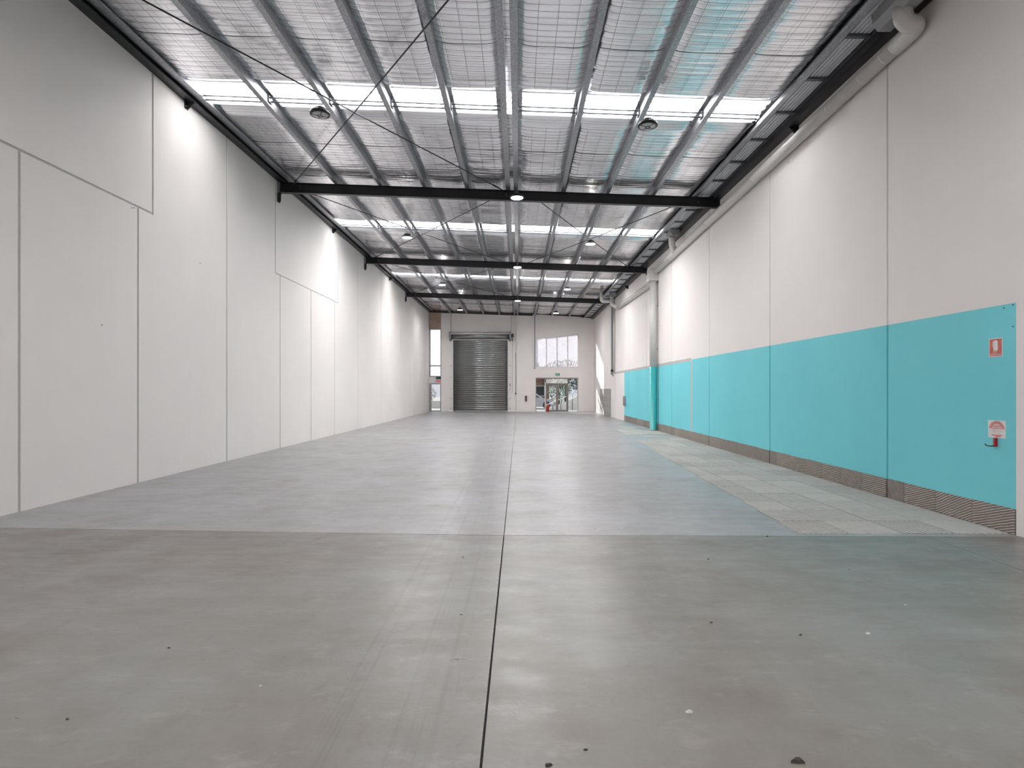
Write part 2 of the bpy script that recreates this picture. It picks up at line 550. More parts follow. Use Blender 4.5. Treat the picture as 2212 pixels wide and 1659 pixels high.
slab(XL - 0.05, -0.16 - g, True, M['slab_near'])
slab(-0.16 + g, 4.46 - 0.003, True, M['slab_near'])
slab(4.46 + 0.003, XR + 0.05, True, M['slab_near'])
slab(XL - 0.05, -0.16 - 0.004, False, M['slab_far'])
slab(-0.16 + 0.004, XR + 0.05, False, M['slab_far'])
# raked adhesive squares left on the floor along the teal wall
y = 6.42
row = 0
while y < 25.0:
    x = XR - 0.02
    edge = 3.13 + 0.05 * (y - 6.4) + random.uniform(-0.03, 0.03)
    while x > edge + 0.1:
        x0 = max(edge, x - 0.585)
        if not (row > 16 and random.random() < 0.3):
            MB(((x + x0) / 2, y + 0.3, 0)).prism([(x0, y), (x - 0.006, y + random.uniform(0, .006)), (x - 0.006, y + 0.618), (x0, y + 0.618)], 'z', -0.001, 0.004 + random.uniform(0, .003)).build('adhesive_square', M['residue'], floor_base)
        x -= 0.59
    y += 0.625
    row += 1

# ---- left wall: precast panels with sealed joints
Z_ROOF = 8.0
wall_l = MB().box(XL - 0.25, XL - 0.012, YN, YE + 0.2, -0.02, Z_ROOF).build('wall_left', M['caulk'])
tag(wall_l, 'long white precast panel wall on the left', 'wall', kind='structure')
def lpanel(pts, gap):
    # pts in (y, z); shrink towards the centroid side by half the joint
    cy = sum(p[0] for p in pts) / len(pts); cz = sum(p[1] for p in pts) / len(pts)
    MB().prism(pts, 'x', XL - 0.05, XL).build('wall_panel', M['wall'], wall_l)
J = 0.024
HJ = 4.75
def rectp(y0, y1, z0, z1, j=J):
    lpanel([(y0 + j, z0), (y1 - j, z0), (y1 - j, z1), (y0 + j, z1)], j)
rectp(-4.0, -1.0, 0, Z_ROOF)
rectp(-1.0, 2.4, 0, Z_ROOF)
for a, b_ in ((2.4, 5.2), (5.2, 7.595), (7.595, 9.96)):
    rectp(a, b_, 0, HJ - 0.018)
rectp(2.4, 10.36, HJ + 0.018, Z_ROOF)
lpanel([(9.96 + J, 0), (12.995 - J, 0), (12.995 - J, Z_ROOF), (10.36 + J, Z_ROOF), (10.36 + J, HJ - 0.018), (9.96 + J, HJ - 0.018)], J)
lpanel([(12.995 + J, 0), (15.9 - J, 0), (15.9 - J, HJ - .018), (15.59 - J, HJ - .018), (15.59 - J, Z_ROOF), (12.995 + J, Z_ROOF)], J)
rectp(15.59, 20.99, HJ + 0.014, Z_ROOF, 0.018)
for a, b_ in ((15.9, 18.27), (18.27, 20.62)):
    rectp(a, b_, 0, HJ - 0.014, 0.02)
lpanel([(20.62 + .02, 0), (23.6 - .02, 0), (23.6 - .02, Z_ROOF), (20.99 + .02, Z_ROOF), (20.99 + .02, HJ - .014), (20.62 + .02, HJ - .014)], J)
for a, b_ in ((23.6, 27.56), (27.56, 32.2), (32.2, 36.2), (36.2, 40.2), (40.2, 42.5)):
    rectp(a, b_, 0, Z_ROOF, 0.02)
# tiny fixings left in the panels
for (yy, zz) in ((9.86, 4.70), (9.80, 4.68), (9.1, 2.62), (15.6, 6.6), (11.9, 4.2)):
    MB((XL, yy, zz)).lathe([(0.011, XL + 0.0005), (0.009, XL + 0.004)], (0, yy, zz), 10, axis='x').build('fixing_hole', M['debris'], wall_l)

# ---- right wall: four metre panels, teal dado
wall_r = MB().box(XR + 0.018, XR + 0.25, YN, YE + 0.2, -0.02, Z_ROOF).build('wall_right', M['wall_teal'])
tag(wall_r, 'long white wall on the right with a teal painted lower half', 'wall', kind='structure')
jr = [-4.0, 0.55, 4.57, 8.58, 12.59, 16.6, 20.65, 24.65, 28.65, 32.7, 36.7, 40.7, 42.5]
for i, (a, b_) in enumerate(zip(jr[:-1], jr[1:])):
    j = 0.020 if a < 14 else 0.014
    MB().prism([(a + j, 0), (b_ - j, 0), (b_ - j, Z_ROOF), (a + j, Z_ROOF)], 'x', XR, XR + 0.05).build('wall_panel', M['wall_teal'], wall_r)
# raked adhesive skirting squares
y = 6.37
k = 0
while y < 29.7:
    h = 0.285 + random.uniform(-0.006, 0.006)
    near_j = [q for q in jr if y - 0.02 < q < y + 0.62]
    y1 = y + 0.605
    if near_j: y1 = near_j[0] - 0.022
    if y1 - y > 0.08 and not (k > 30 and random.random() < 0.2):
        MB((XR, (y + y1) / 2, 0.14)).prism([(y, 0.004), (y1, 0.004), (y1, h + random.uniform(-.004, .004)), (y, h)], 'x', XR - 0.006 - random.uniform(0, .003), XR + 0.002).build('skirting_adhesive', M['residue_wall'], wall_r)
    y = (near_j[0] + 0.022) if near_j else y1 + 0.006
    k += 1
# mortar lines of the bare block patch
for zz in (0.42, 0.83, 1.25):
    MB().box(XR - 0.003, XR + 0.001, 34.25, 38.75, zz - 0.008, zz + 0.008).build('mortar_line', M['debris_pale'], wall_r)
for yy in (35.1, 36.0, 37.4, 38.1):
    MB().box(XR - 0.003, XR + 0.001, yy - 0.03, yy + 0.03, 0.0, 1.6).build('mortar_line', M['debris_pale'], wall_r)
# screws at the corner of the teal field
for (yy, zz) in ((6.52, 2.52), (6.40, 2.54), (6.40, 2.30)):
    MB((XR, yy, zz)).lathe([(0.008, XR - 0.003), (0.008, XR + 0.001)], (0, yy, zz), 10, axis='x').build('screw', M['debris'], wall_r)

# ---- wall behind the camera
wall_f = MB().box(XL - 0.25, XR + 0.25, YN - 0.2, YN, -0.02, Z_ROOF).build('wall_front', M['wall'])
tag(wall_f, 'plain white wall behind the viewer', 'wall', kind='structure')

# ---- far end wall
def wx(px): return (px - VPX) / (FPX / YE)
def wz(py): return EYE + (VPY - py) / (FPX / YE)
wall_b = empty('wall_back')
tag(wall_b, 'white far end wall with shutter, window and glazed entry', 'wall', kind='structure')
ZT = 7.42
YB = YE + 0.25
def bp(x0, x1, z0, z1, yf=YE, mat='wall', name='wall_panel'):
    return MB().box(x0, x1, yf, YB, z0, z1).build(name, M[mat], wall_b)
DX0, DX1, DZ = wx(979), wx(1097), 5.2
SX = wx(953.5)                       # edge of the narrow glazed bay on the left
RX = wx(1116)                        # step to the right-hand panel
bp(SX, DX0, 0, Z_ROOF)
bp(DX1, RX, 0, Z_ROOF)
bp(DX0, DX1, DZ, Z_ROOF)
YS = YE - 0.14                       # right-hand panel stands proud
WX0, WX1 = wx(1157), wx(1249)
WZ0, WZL, WZR = wz(794), wz(732), wz(722)
EZ = wz(816)
bp(RX, WX0, 0, Z_ROOF, YS)
bp(WX1, XR + 0.05, 0, Z_ROOF, YS)
bp(WX0, WX1, EZ, WZ0, YS)
MB().prism([(WX0, WZL), (WX1, WZR), (WX1, Z_ROOF), (WX0, Z_ROOF)], 'y', YS, YB).build('wall_panel', M['wall'], wall_b)
MB().prism([(wx(1151), wz(735)), (wx(1255), wz(720.5)), (wx(1255), 6.9), (wx(1151), 7.1)], 'y', YS - 0.05, YS + 0.01).build('bulkhead_panel', M['wall'], wall_b)
# pink-brown boards over the left bay
for (za, zb) in ((wz(710), wz(699)), (wz(698.6), wz(687)), (wz(686.6), wz(670)), (wz(669.6), Z_ROOF)):
    bp(XL - 0.02, SX - 0.03, za, zb, YE + 0.06, 'timber', 'timber_board')
MB().box(SX - 0.03, SX, YE - 0.02, YB, 0, Z_ROOF).build('wall_reveal', M['frame_white'], wall_b)

# ---- glazed bay, left
win1 = struct('window_1', 'tall narrow frosted window in the left corner of the end wall', 'window', (0, YE, 0))
def part(name, mat, parent, x0, x1, y0, y1, z0, z1):
    o = MB((0, YE, 0) if parent in WINS else (0, 0, 0)).box(x0, x1, y0, y1, z0, z1)
    ob = o.build(name, M[mat], parent)
    if parent in WINS: ob.location = (0, 0, 0)
    return ob
WINS = [win1]
fx0, fx1 = XL + 0.02, SX - 0.03
for (xa, xb) in ((fx0, fx0 + 0.07), (fx1 - 0.05, fx1)):
    part('mullion', 'alu', win1, xa, xb, YE + 0.04, YE + 0.12, 2.58, wz(710))
for zz in (wz(710) - 0.03, wz(790), wz(813)):
    part('transom', 'alu', win1, fx0, fx1, YE + 0.04, YE + 0.12, zz - 0.035, zz + 0.035)
part('pane', 'glass_frost', win1, fx0 + .07, fx1 - .05, YE + 0.075, YE + 0.085, wz(790) + .035, wz(710) - .06)
part('pane', 'glass_frost', win1, fx0 + .07, fx1 - .05, YE + 0.075, YE + 0.085, wz(813) + .035, wz(790) - .035)

door1 = struct('door_1', 'narrow glazed side door under the frosted window', 'door', (0, YE, 0))
WINS.append(door1)
part('head_panel', 'frame_white', door1, fx0, fx1, YE + 0.05, YE + 0.11, 2.08, 2.545)
part('frame', 'alu', door1, fx0, fx0 + 0.16, YE + 0.03, YE + 0.12, 0, 2.08)
part('frame', 'alu', door1, fx1 - 0.06, fx1, YE + 0.03, YE + 0.12, 0, 2.08)
part('frame', 'alu', door1, fx0 + .16, fx1 - .06, YE + 0.03, YE + 0.12, 2.0, 2.08)
part('rail', 'alu', door1, fx0 + .16, fx1 - .06, YE + 0.05, YE + 0.10, 0.01, 0.09)
part('pane', 'glass', door1, fx0 + .16, fx1 - .06, YE + 0.07, YE + 0.08, 0.09, 2.0)

# ---- window high on the right
win2 = struct('window_2', 'four-pane dusty window with a sloping head above the entry', 'window', (0, YE, 0))
WINS.append(win2)
def wtop(x): return WZL + (WZR - WZL) * (x - WX0) / (WX1 - WX0)
xs = [WX0 + (WX1 - WX0) * k / 4 for k in range(5)]
for k, x in enumerate(xs):
    a, b_ = (x, x + 0.05) if k == 0 else ((x - 0.05, x) if k == 4 else (x - 0.03, x + 0.03))
    o = MB((0, YE, 0)).prism([(a, WZ0), (b_, WZ0), (b_, wtop(b_)), (a, wtop(a))], 'y', YE - 0.02, YE + 0.06).build('mullion', M['frame_white'], win2); o.location = (0, 0, 0)
for k in range(4):
    a, b_ = xs[k] + 0.03, xs[k + 1] - 0.03
    o = MB((0, YE, 0)).prism([(a, WZ0 + .05), (b_, WZ0 + .05), (b_, wtop(b_) - .05), (a, wtop(a) - .05)], 'y', YE + 0.015, YE + 0.022).build('pane', M['glass_dirty'], win2); o.location = (0, 0, 0)
o = MB((0, YE, 0)).prism([(WX0, wtop(WX0) - .05), (WX1, wtop(WX1) - .05), (WX1, wtop(WX1)), (WX0, wtop(WX0))], 'y', YE - 0.02, YE + 0.06).build('head_rail', M['frame_white'], win2); o.location = (0, 0, 0)
part('sill', 'frame_white', win2, WX0, WX1, YE - 0.06, YE + 0.06, WZ0, WZ0 + 0.05)

# ---- glazed entry
door2 = struct('door_2', 'double glazed entry doors with side lights below the dusty window', 'door', (0, YE, 0))
WINS.append(door2)
ex1, ex2, exm = wx(1179), wx(1225.5), wx(1203.5)
part('side_frame', 'alu', door2, WX0, WX0 + 0.05, YE - .02, YE + .06, 0, EZ)
part('side_frame', 'alu', door2, WX1 - 0.05, WX1, YE - .02, YE + .06, 0, EZ)
part('head_frame', 'alu', door2, WX0 + .05, WX1 - .05, YE - .02, YE + .06, EZ - 0.07, EZ)
part('mullion', 'frame_white', door2, ex1 - 0.07, ex1, YE - .03, YE + .07, 0, wz(826))
part('mullion', 'frame_bronze', door2, ex1 - 0.07, ex1, YE - .02, YE + .06, wz(826), EZ - .07)
part('mullion', 'frame_bronze', door2, ex2, ex2 + 0.07, YE - .02, YE + .06, 0, EZ - .07)
part('transom', 'frame_bronze', door2, ex1, ex2, YE - .03, YE + .06, wz(831), wz(828))
part('transom_pane', 'glass_dirty', door2, ex1, ex2, YE + .015, YE + .022, wz(828), EZ - .07)
part('side_pane', 'glass', door2, WX0 + .05, ex1 - .07, YE + .015, YE + .022, 0.03, EZ - .07)
part('side_pane', 'glass', door2, ex2 + .07, WX1 - .05, YE + .015, YE + .022, 0.03, EZ - .07)
part('sill', 'frame_white', door2, WX0 + .05, ex1 - .07, YE - .01, YE + .05, 0, 0.03)
part('sill', 'frame_white', door2, ex2 + .07, WX1 - .05, YE - .01, YE + .05, 0, 0.03)
zd = wz(831)
for (a, b_) in ((ex1, exm), (exm, ex2)):
    leaf = empty('door_leaf', (0, 0, 0), door2)
    def lp(name, mat, x0, x1, z0, z1, y0=0.0, y1=0.045):
        MB().box(x0, x1, y0, y1, z0, z1).build(name, M[mat], leaf)
    lp('stile', 'frame_bronze', a, a + 0.075, 0.01, zd)
    lp('stile', 'frame_bronze', b_ - 0.075, b_, 0.01, zd)
    lp('rail', 'frame_bronze', a + .075, b_ - .075, 0.01, 0.12)
    lp('rail', 'frame_bronze', a + .075, b_ - .075, zd - 0.07, zd)
    lp('pane', 'glass', a + .075, b_ - .075, 0.12, zd - 0.07, 0.02, 0.027)

# ================================================================== ROOF
ceil = MB()
ceil.prism([(XL - .2, zf(XL - .2) + .16), (XR + .2, zf(XR + .2) + .16), (XR + .2, zf(XR + .2) + .2), (XL - .2, zf(XL - .2) + .2)], 'y', YN - .1, YB)
ceiling = ceil.build('ceiling', M['deck'])
tag(ceiling, 'low-pitched metal roof lined with wrinkled silver foil', 'ceiling', kind='structure')

# value noise for the wrinkles
TAB = rng.rand(256, 256)
def vnoise(x, y, seed=0):
    x = np.asarray(x, float) + seed * 17.3; y = np.asarray(y, float) + seed * 9.7
    xi = np.floor(x).astype(int); yi = np.floor(y).astype(int)
    fx = x - xi; fy = y - yi
    fx = fx * fx * (3 - 2 * fx); fy = fy * fy * (3 - 2 * fy)
    a = TAB[xi % 256, yi % 256]; b_ = TAB[(xi + 1) % 256, yi % 256]
    c = TAB[xi % 256, (yi + 1) % 256]; d = TAB[(xi + 1) % 256, (yi + 1) % 256]
    return (a * (1 - fx) + b_ * fx) * (1 - fy) + (c * (1 - fx) + d * fx) * fy - 0.5
SUP = np.array([XL + 0.1, EAVE_L] + PUR_X + [EAVE_R])
def sag(X):
    idx = np.clip(np.searchsorted(SUP, X) - 1, 0, len(SUP) - 2)
    a, b_ = SUP[idx], SUP[idx + 1]
    w = b_ - a
    t = np.clip((X - a) / w, 0, 1)
    edge = np.abs(2 * t - 1)
    depth = np.where(w > 0.8, 0.10, 0.0)
    return depth * (1 - edge ** 6), edge * (w > 0.8)
FX0, FX1 = XL + 0.12, EAVE_R + 0.02
def taped(Y):
    # the foil is pulled up and taped along the rooflight edges
    d = np.full(np.shape(Y), 9.0)
    for a, b_ in SKYL:
        d = np.minimum(d, np.minimum(np.abs(Y - a), np.abs(Y - b_)))
    t = np.clip(d / 0.32, 0, 1)
    return 0.08 + 0.92 * t * t * (3 - 2 * t)
def foil_z(X, Y):
    s, e = sag(X)
    tp = taped(Y)
    s = s * tp
    h = 7.25 - SLOPE * (X - XL) + PUR_H + 0.015 - s
    h = h + 0.0045 * np.abs(np.sin(np.pi * Y / 0.15))
    h = h + 0.035 * vnoise(X * 0.55, Y * 1.4, 6) + 0.014 * vnoise(X * 1.1, Y * 4.5, 1) + 0.007 * vnoise(X * 2.6, Y * 13, 2)
    ed = e ** 3
    h = h + ed * (0.030 * vnoise(X * 9, Y * 7, 3) + 0.016 * vnoise(X * 18, Y * 19, 4))
    flat = 7.25 - SLOPE * (X - XL) + PUR_H + 0.015
    return flat - s + (h - flat + s) * (0.25 + 0.75 * tp)
ivals = []
prev = YN
for a, b_ in SKYL + [(YE - 0.02, YE)]:
    n = max(1, round((a - prev) / 1.5))
    st = (a - prev) / n
    ivals += [(prev + k * st, prev + (k + 1) * st) for k in range(n)]
    prev = b_
for n_, (a, b_) in enumerate(ivals):
    res = 0.032 if b_ < 17 else (0.05 if b_ < 26 else 0.09)
    nx = int((FX1 - FX0) / (0.055 if b_ < 17 else 0.08)); ny = max(4, int((b_ - a) / res))
    gx = np.linspace(FX0, FX1, nx); gy = np.linspace(a + 0.004, b_ - 0.004, ny)
    X, Y = np.meshgrid(gx, gy)
    Yj = Y.copy()
    Yj[0] += 0.012 * vnoise(X[0] * 3, X[0] * 0 + n_, 5); Yj[-1] += 0.012 * vnoise(X[0] * 3, X[0] * 0 + n_ + 50, 5)
    Zz = foil_z(X, Y) + (0.006 if n_ % 2 else 0.0)
    verts = np.stack([X, Yj, Zz], -1).reshape(-1, 3)
    i = np.arange(nx * ny).reshape(ny, nx)
    faces = np.stack([i[:-1, :-1], i[1:, :-1], i[1:, 1:], i[:-1, 1:]], -1).reshape(-1, 4)
    me = bpy.data.meshes.new('foil_sheet')
    me.vertices.add(len(verts)); me.vertices.foreach_set('co', verts.ravel())
    me.loops.add(faces.size); me.loops.foreach_set('vertex_index', faces.ravel().astype(np.int32))
    me.polygons.add(len(faces)); me.polygons.foreach_set('loop_start', np.arange(0, faces.size, 4, dtype=np.int32))
    me.polygons.foreach_set('use_smooth', np.ones(len(faces), bool))
    me.update(calc_edges=True)
    me.materials.append(M['foil'])
    link(bpy.data.objects.new('foil_sheet', me), ceiling)

# safety mesh under the foil
wm = MB()
sx = [XL + 0.12]
for a, b_ in zip(SUP[:-1], SUP[1:]):
    if b_ - a > 0.8:
        sx += [a + (b_ - a) * t for t in (0.06, 0.16, 0.35, 0.65, 0.84, 0.94, 1.0)]
    else: sx.append(b_)
sx = np.array(sx)
wz_line = 7.25 - SLOPE * (sx - XL) + PUR_H - 0.012 - sag(sx)[0]
def in_sky(y): return any(a - 0.02 < y < b_ + 0.02 for a, b_ in SKYL)
y = 4.95
while y < 36:
    if not in_sky(y):
        r = 0.0022
        wm.tube([(float(px_), y + 0.006 * math.sin(px_ * 3.1 + y), float(pz_) - 0.003 + (1 - float(taped(np.array(y)))) * float(sg_)) for px_, pz_, sg_ in zip(sx, wz_line, sag(sx)[0])], r, 3, False, False)
    y += 0.15
x = -6.2
while x < EAVE_R:
    if min(abs(x - p) for p in SUP) > 0.08:
        zz = 7.25 - SLOPE * (x - XL) + PUR_H - 0.018 - float(sag(np.array([x]))[0][0])
        segs = [YN] + [q for ab in SKYL for q in ab] + [YE]
        for a, b_ in zip(segs[0::2], segs[1::2]):
            wm.tube([(x, a + .34, zz), (x, b_ - .34, zz)], 0.0024, 3, False, False)
    x += 0.295
o = wm.build('safety_mesh', M['wire'], ceiling)
tag(o, kind='stuff')

# rooflights: ribbed sheets that emit a glow in place of daylight
sk_lab = ['ribbed translucent rooflight strip overhead behind the viewer',
          'widest bright ribbed rooflight strip nearest the viewer',
          'bright rooflight strip between the first and second black rafters',
          'thin bright rooflight strip between the second and third black rafters']
for (a, b_), lab in zip(SKYL, sk_lab):
    prof = []
    y = a - 0.10
    pitch = (b_ - a + 0.22) / 5
    for k in range(5):
        for (t, h) in ((0, 0), (0.36, 0), (0.46, 0.030), (0.82, 0.030), (0.92, 0.0)):
            prof.append((y + pitch * (k + t), h))
    prof.append((y + pitch * 5, 0))
    verts, faces = [], []
    for x in (XL + 0.1, EAVE_R):
        for (yy, h) in prof: verts.append((x, yy, zf(x) + 0.05 + h))
    n = len(prof)
    faces = [(k, k + 1, n + k + 1, n + k) for k in range(n - 1)]
    mb = MB((0, (a + b_) / 2, zf(0)))
    mb.add(verts, faces)
    s = mb.build('rooflight', M['skylight'])
    s.data.materials.append(M['skylight_lap'])
    for p in s.data.polygons:
        k = p.index % 5
        p.material_index = 1 if k in (1, 3) else 0
    tag(s, lab, 'skylight', 'rooflight strips in the foil ceiling')

# steel sections
def ibeam_pts(cx, z_top, h, w, tf, tw):
    z0 = z_top - h
    return [(cx - w / 2, z0), (cx + w / 2, z0), (cx + w / 2, z0 + tf), (cx + tw / 2, z0 + tf), (cx + tw / 2, z_top - tf), (cx + w / 2, z_top - tf),
            (cx + w / 2, z_top), (cx - w / 2, z_top), (cx - w / 2, z_top - tf), (cx - tw / 2, z_top - tf), (cx - tw / 2, z0 + tf), (cx - w / 2, z0 + tf)]
R_H = 0.27
raft_lab = ['black steel rafter over the camera', 'black steel rafter just above the frame', 'nearest visible black steel rafter, spanning wall to wall',
            'second black steel rafter down the hall', 'third, furthest black steel rafter before the end wall']
for k, ry in enumerate(RAFT):
    root = empty('rafter', (0, ry, 0))
    tag(root, raft_lab[k], 'rafter', 'black roof rafters')
    pts = ibeam_pts(0, 0, R_H, 0.14, 0.012, 0.010)
    x0, x1 = XL + 0.05, XR - 0.01
    v = [(x0, p[0], zr(x0) + p[1]) for p in pts] + [(x1, p[0], zr(x1) + p[1]) for p in pts]
    n = len(pts)
    f = [tuple(range(n)), tuple(range(2 * n - 1, n - 1, -1))] + [(i, (i + 1) % n, n + (i + 1) % n, n + i) for i in range(n)]
    MB().add(v, f).build('beam', M['black'], root)
    MB().box(XL, XL + 0.05, -0.1, 0.1, zr(XL) - R_H - 0.03, zr(XL)).build('end_plate', M['rainhead'], root)
    MB().prism([(XL, zr(XL) - .27), (XL + .10, zr(XL) - .27), (XL + .10, zr(XL) - .50), (XL + .07, zr(XL) - .58), (XL, zr(XL) - .54)], 'y', -0.09, -0.075).build('hanger_plate', M['black'], root)
    MB().box(XR - 0.03, XR, -0.1, 0.1, zr(XR) - R_H - 0.06, zr(XR)).build('end_plate', M['black'], root)
    for bx in (-0.33, 4.9, -5.95):
        for dz in ((-.08, -.15) if bx < 0 else (-.13,)):
            MB((bx, 0, zr(bx) + dz)).lathe([(0.014, -0.030), (0.014, -0.004)], (bx, 0, zr(bx) + dz), 6, False, 'y').build('bolt', M['galv'], root)

# purlins, a lipped Z section each
def purlin(x, lab, name='roof_purlin', w=0.10, h=PUR_H, flip=False, y0=YN, y1=YE - 0.02):
    t = 0.005
    s = -1 if flip else 1
    z0 = zr(x) + 0.001; z1 = z0 + h - 0.004
    pts = [(-w / 2, z0 + 0.022), (-w / 2, z0), (w / 2, z0), (w / 2, z1 - t), (w * 0.5 + w * 0.7, z1 - t), (w * 1.2, z1), (w / 2 - t, z1), (w / 2 - t, z0 + t), (-w / 2 + t, z0 + t), (-w / 2 + t, z0 + 0.022)]
    pts = [(x + s * p[0], p[1]) for p in pts]
    root = MB((x, 0, zr(x))).prism(pts, 'y', y0, y1).build(name, M['galv'])
    tag(root, lab, 'purlin', 'galvanised roof purlins')
    return root
ordn = ['first', 'second', 'third', 'fourth']
for k, x in enumerate(PUR_X[:4]):
    purlin(x, f'{ordn[k]} galvanised roof purlin from the left wall', flip=False)
purlin(PUR_X[4], 'left one of the twin galvanised purlins along the ridge', w=0.12, flip=True)
purlin(PUR_X[5], 'right one of the twin galvanised purlins along the ridge', w=0.12, flip=False)
for k, x in enumerate(PUR_X[6:]):
    purlin(x, f'{ordn[k]} galvanised roof purlin right of the ridge pair', flip=True)

# eave members
eL = MB((EAVE_L, 0, 7.4))
eL.prism([(XL + .19, 7.34), (EAVE_L + .07, 7.34), (EAVE_L + .07, 7.37), (EAVE_L + .02, 7.375), (EAVE_L + .02, 7.46), (XL + .19, 7.46)], 'y', YN, YE - .02)
tag(eL.build('eave_purlin', M['galv']), 'galvanised eave channel along the top of the left wall', 'purlin')
zE = zr(EAVE_R) + 0.042
eR = MB((EAVE_R, 0, zE)).prism([(EAVE_R - .05, zE - .04), (EAVE_R + .05, zE - .04), (EAVE_R + .05, zE + .15), (EAVE_R + .04, zE + .15), (EAVE_R + .04, zE - .025), (EAVE_R - .035, zE - .025), (EAVE_R - .035, zE + .02), (EAVE_R - .05, zE + .02)], 'y', YN, YE - .02)
tag(eR.build('eave_purlin', M['galv']), 'galvanised eave channel beside the ribbed gutter on the right', 'purlin')

# black edge beams on the walls, in bays
eb = empty('edge_beam', (XL, 0, 7.26)); tag(eb, 'black steel edge beam along the top of the left wall', 'beam')
bays = list(zip([YN] + RAFT, RAFT + [YE - 0.02]))
for a, b_ in bays:
    o = MB((XL, 0, 7.26)).prism([(XL, 7.265), (XL + .18, 7.265), (XL + .18, 7.285), (XL + .12, 7.287), (XL + .12, 7.405), (XL + .18, 7.407), (XL + .18, 7.43), (XL, 7.43)], 'y', a + .01, b_ - .01).build('beam_segment', M['black'], eb)
    o.location = (0, 0, 0)
ebr = empty('edge_beam', (XR, 0, 6.75)); tag(ebr, 'black steel edge beam along the top of the right wall', 'beam')
for a, b_ in bays:
    o = MB((XR, 0, 6.75)).prism([(XR - .19, 6.75), (XR, 6.75), (XR, 6.98), (XR - .19, 6.98), (XR - .19, 6.965), (XR - .175, 6.96), (XR - .175, 6.77), (XR - .19, 6.765)], 'y', a + .08, b_ - .08).build('beam_segment', M['black'], ebr)
    o.location = (0, 0, 0)
xs_ = (XL + .01, XR - .01)
ebe = MB((0, YE, 7.3)).add([(x, yy, zr(x) + dz) for x in xs_ for (yy, dz) in ((YE - .16, .0), (YE - .001, .0), (YE - .001, .17), (YE - .16, .17))], [(0, 1, 2, 3), (7, 6, 5, 4), (0, 4, 5, 1), (1, 5, 6, 2), (2, 6, 7, 3), (3, 7, 4, 0)]).build('edge_beam', M['black'])
tag(ebe, 'black steel edge beam along the top of the end wall', 'beam')
# upper wall face between right edge beam and pipes is the wall itself

# box gutter: ribbed underside and cross brackets
gut = empty('box_gutter', (5.1, 0, 6.95)); tag(gut, 'ribbed metal box gutter with dark brackets along the right wall', 'gutter')
gx0, gx1, gz = EAVE_R + 0.07, XR - 0.20, 6.92
prof = []
nr = 6
pw = (gx1 - gx0) / nr
for k in range(nr):
    for (t, h) in ((0.0, 0.0), (0.60, 0.0), (0.64, 0.055), (0.96, 0.055)):
        prof.append((gx0 + pw * (k + t), gz + h))
prof += [(gx1, gz), (gx1, gz + 0.08), (gx0, gz + 0.08)]
o = MB((5.1, 0, 6.95)).prism(prof, 'y', YN, YE - .05).build('ribbed_tray', M['gutter'], gut); o.location = (0, 0, 0)
for xa in (gx0 - 0.02, gx1 - 0.005):
    o = MB((5.1, 0, 6.95)).box(xa, xa + 0.025, YN, YE - .05, gz - 0.035, gz + 0.05).build('side_rail', M['galv_dark'], gut); o.location = (0, 0, 0)
y = 0.27
while y < 41.5:
    if all(abs(y - r) > 0.15 for r in RAFT):
        o = MB((5.1, 0, 6.95)).box(gx0, gx1 + 0.02, y - 0.035, y + 0.035, gz - 0.04, gz - 0.002).build('cross_bracket', M['galv_dark'], gut); o.location = (0, 0, 0)
    y += 1.2

# purlin bridging: a pair of rods across each bay, near the rooflight
cell = [EAVE_L + .03] + PUR_X + [EAVE_R - .05]
br_lab = ['pair of thin bridging rods across the nearest rooflight strip', 'pair of thin bridging rods across the second rooflight strip',
          'pair of thin bridging rods across the third rooflight strip', 'pair of thin bridging rods in the last bay before the end wall']
for by, lab in zip((11.38, 20.25, 29.05, 37.9), br_lab):
    root = empty('bridging', (0, by, zr(0))); tag(root, lab, 'bridging', 'purlin bridging rods')
    for a, b_ in zip(cell[:-1], cell[1:]):
        if b_ - a < 0.5: continue
        for (dy, dz) in ((-0.03, 0.135), (0.05, 0.09)):
            o = MB((0, by, zr(0))).tube([(a + .05, by + dy, zr(a) + dz), (b_ - .05, by + dy, zr(b_) + dz)], 0.016, 8).build('rod', M['galv_dark'], root); o.location = (0, 0, 0)
        o = MB((0, by, zr(0))).box(a + .055, a + .075, by - .07, by + .09, zr(a) + .05, zr(a) + .17).build('end_cleat', M['galv_dark'], root); o.location = (0, 0, 0)
        o = MB((0, by, zr(0))).box(b_ - .075, b_ - .055, by - .07, by + .09, zr(b_) + .05, zr(b_) + .17).build('end_cleat', M['galv_dark'], root); o.location = (0, 0, 0)

# diagonal brace rods
BR_N = []
def brace(p, q, lab):
    (xa, ya), (xb, yb) = p, q
    dz = -0.035 if len(BR_N) % 2 else -0.085      # the rods of a pair pass over each other
    BR_N.append(lab)
    A = Vector((xa, ya, zr(xa) + dz)); B = Vector((xb, yb, zr(xb) + dz))
    root = empty('brace_rod', A); tag(root, lab, 'brace', 'diagonal roof brace rods')
    d = (B - A).normalized()
    mid = [A.lerp(B, t) + Vector((0, 0, -0.02 * math.sin(math.pi * t))) for t in [k / 10 for k in range(11)]]
    o = MB(A).tube(mid, 0.013, 8).build('rod', M['black'], root); o.location = (0, 0, 0)
    o = MB(A).tube([A + d * 0.30, A + d * 0.62], 0.019, 8).build('turnbuckle', M['black'], root); o.location = (0, 0, 0)
R1, R2, R3, R4 = RAFT[1] + .012, RAFT[2], RAFT[3], RAFT[4]
xl_, xc = -6.2, -0.33
brace((xl_, R2 - .012), (xc, R1), 'diagonal brace rod from the nearest rafter\'s left end towards the camera')
brace((xc, R2 - .012), (xl_, R1), 'diagonal brace rod from the nearest rafter\'s middle to the near left corner')
brace((xl_, R2 + .012), (xc, R3 - .012), 'left-bay brace rod from the nearest rafter\'s left end to the second rafter\'s middle')
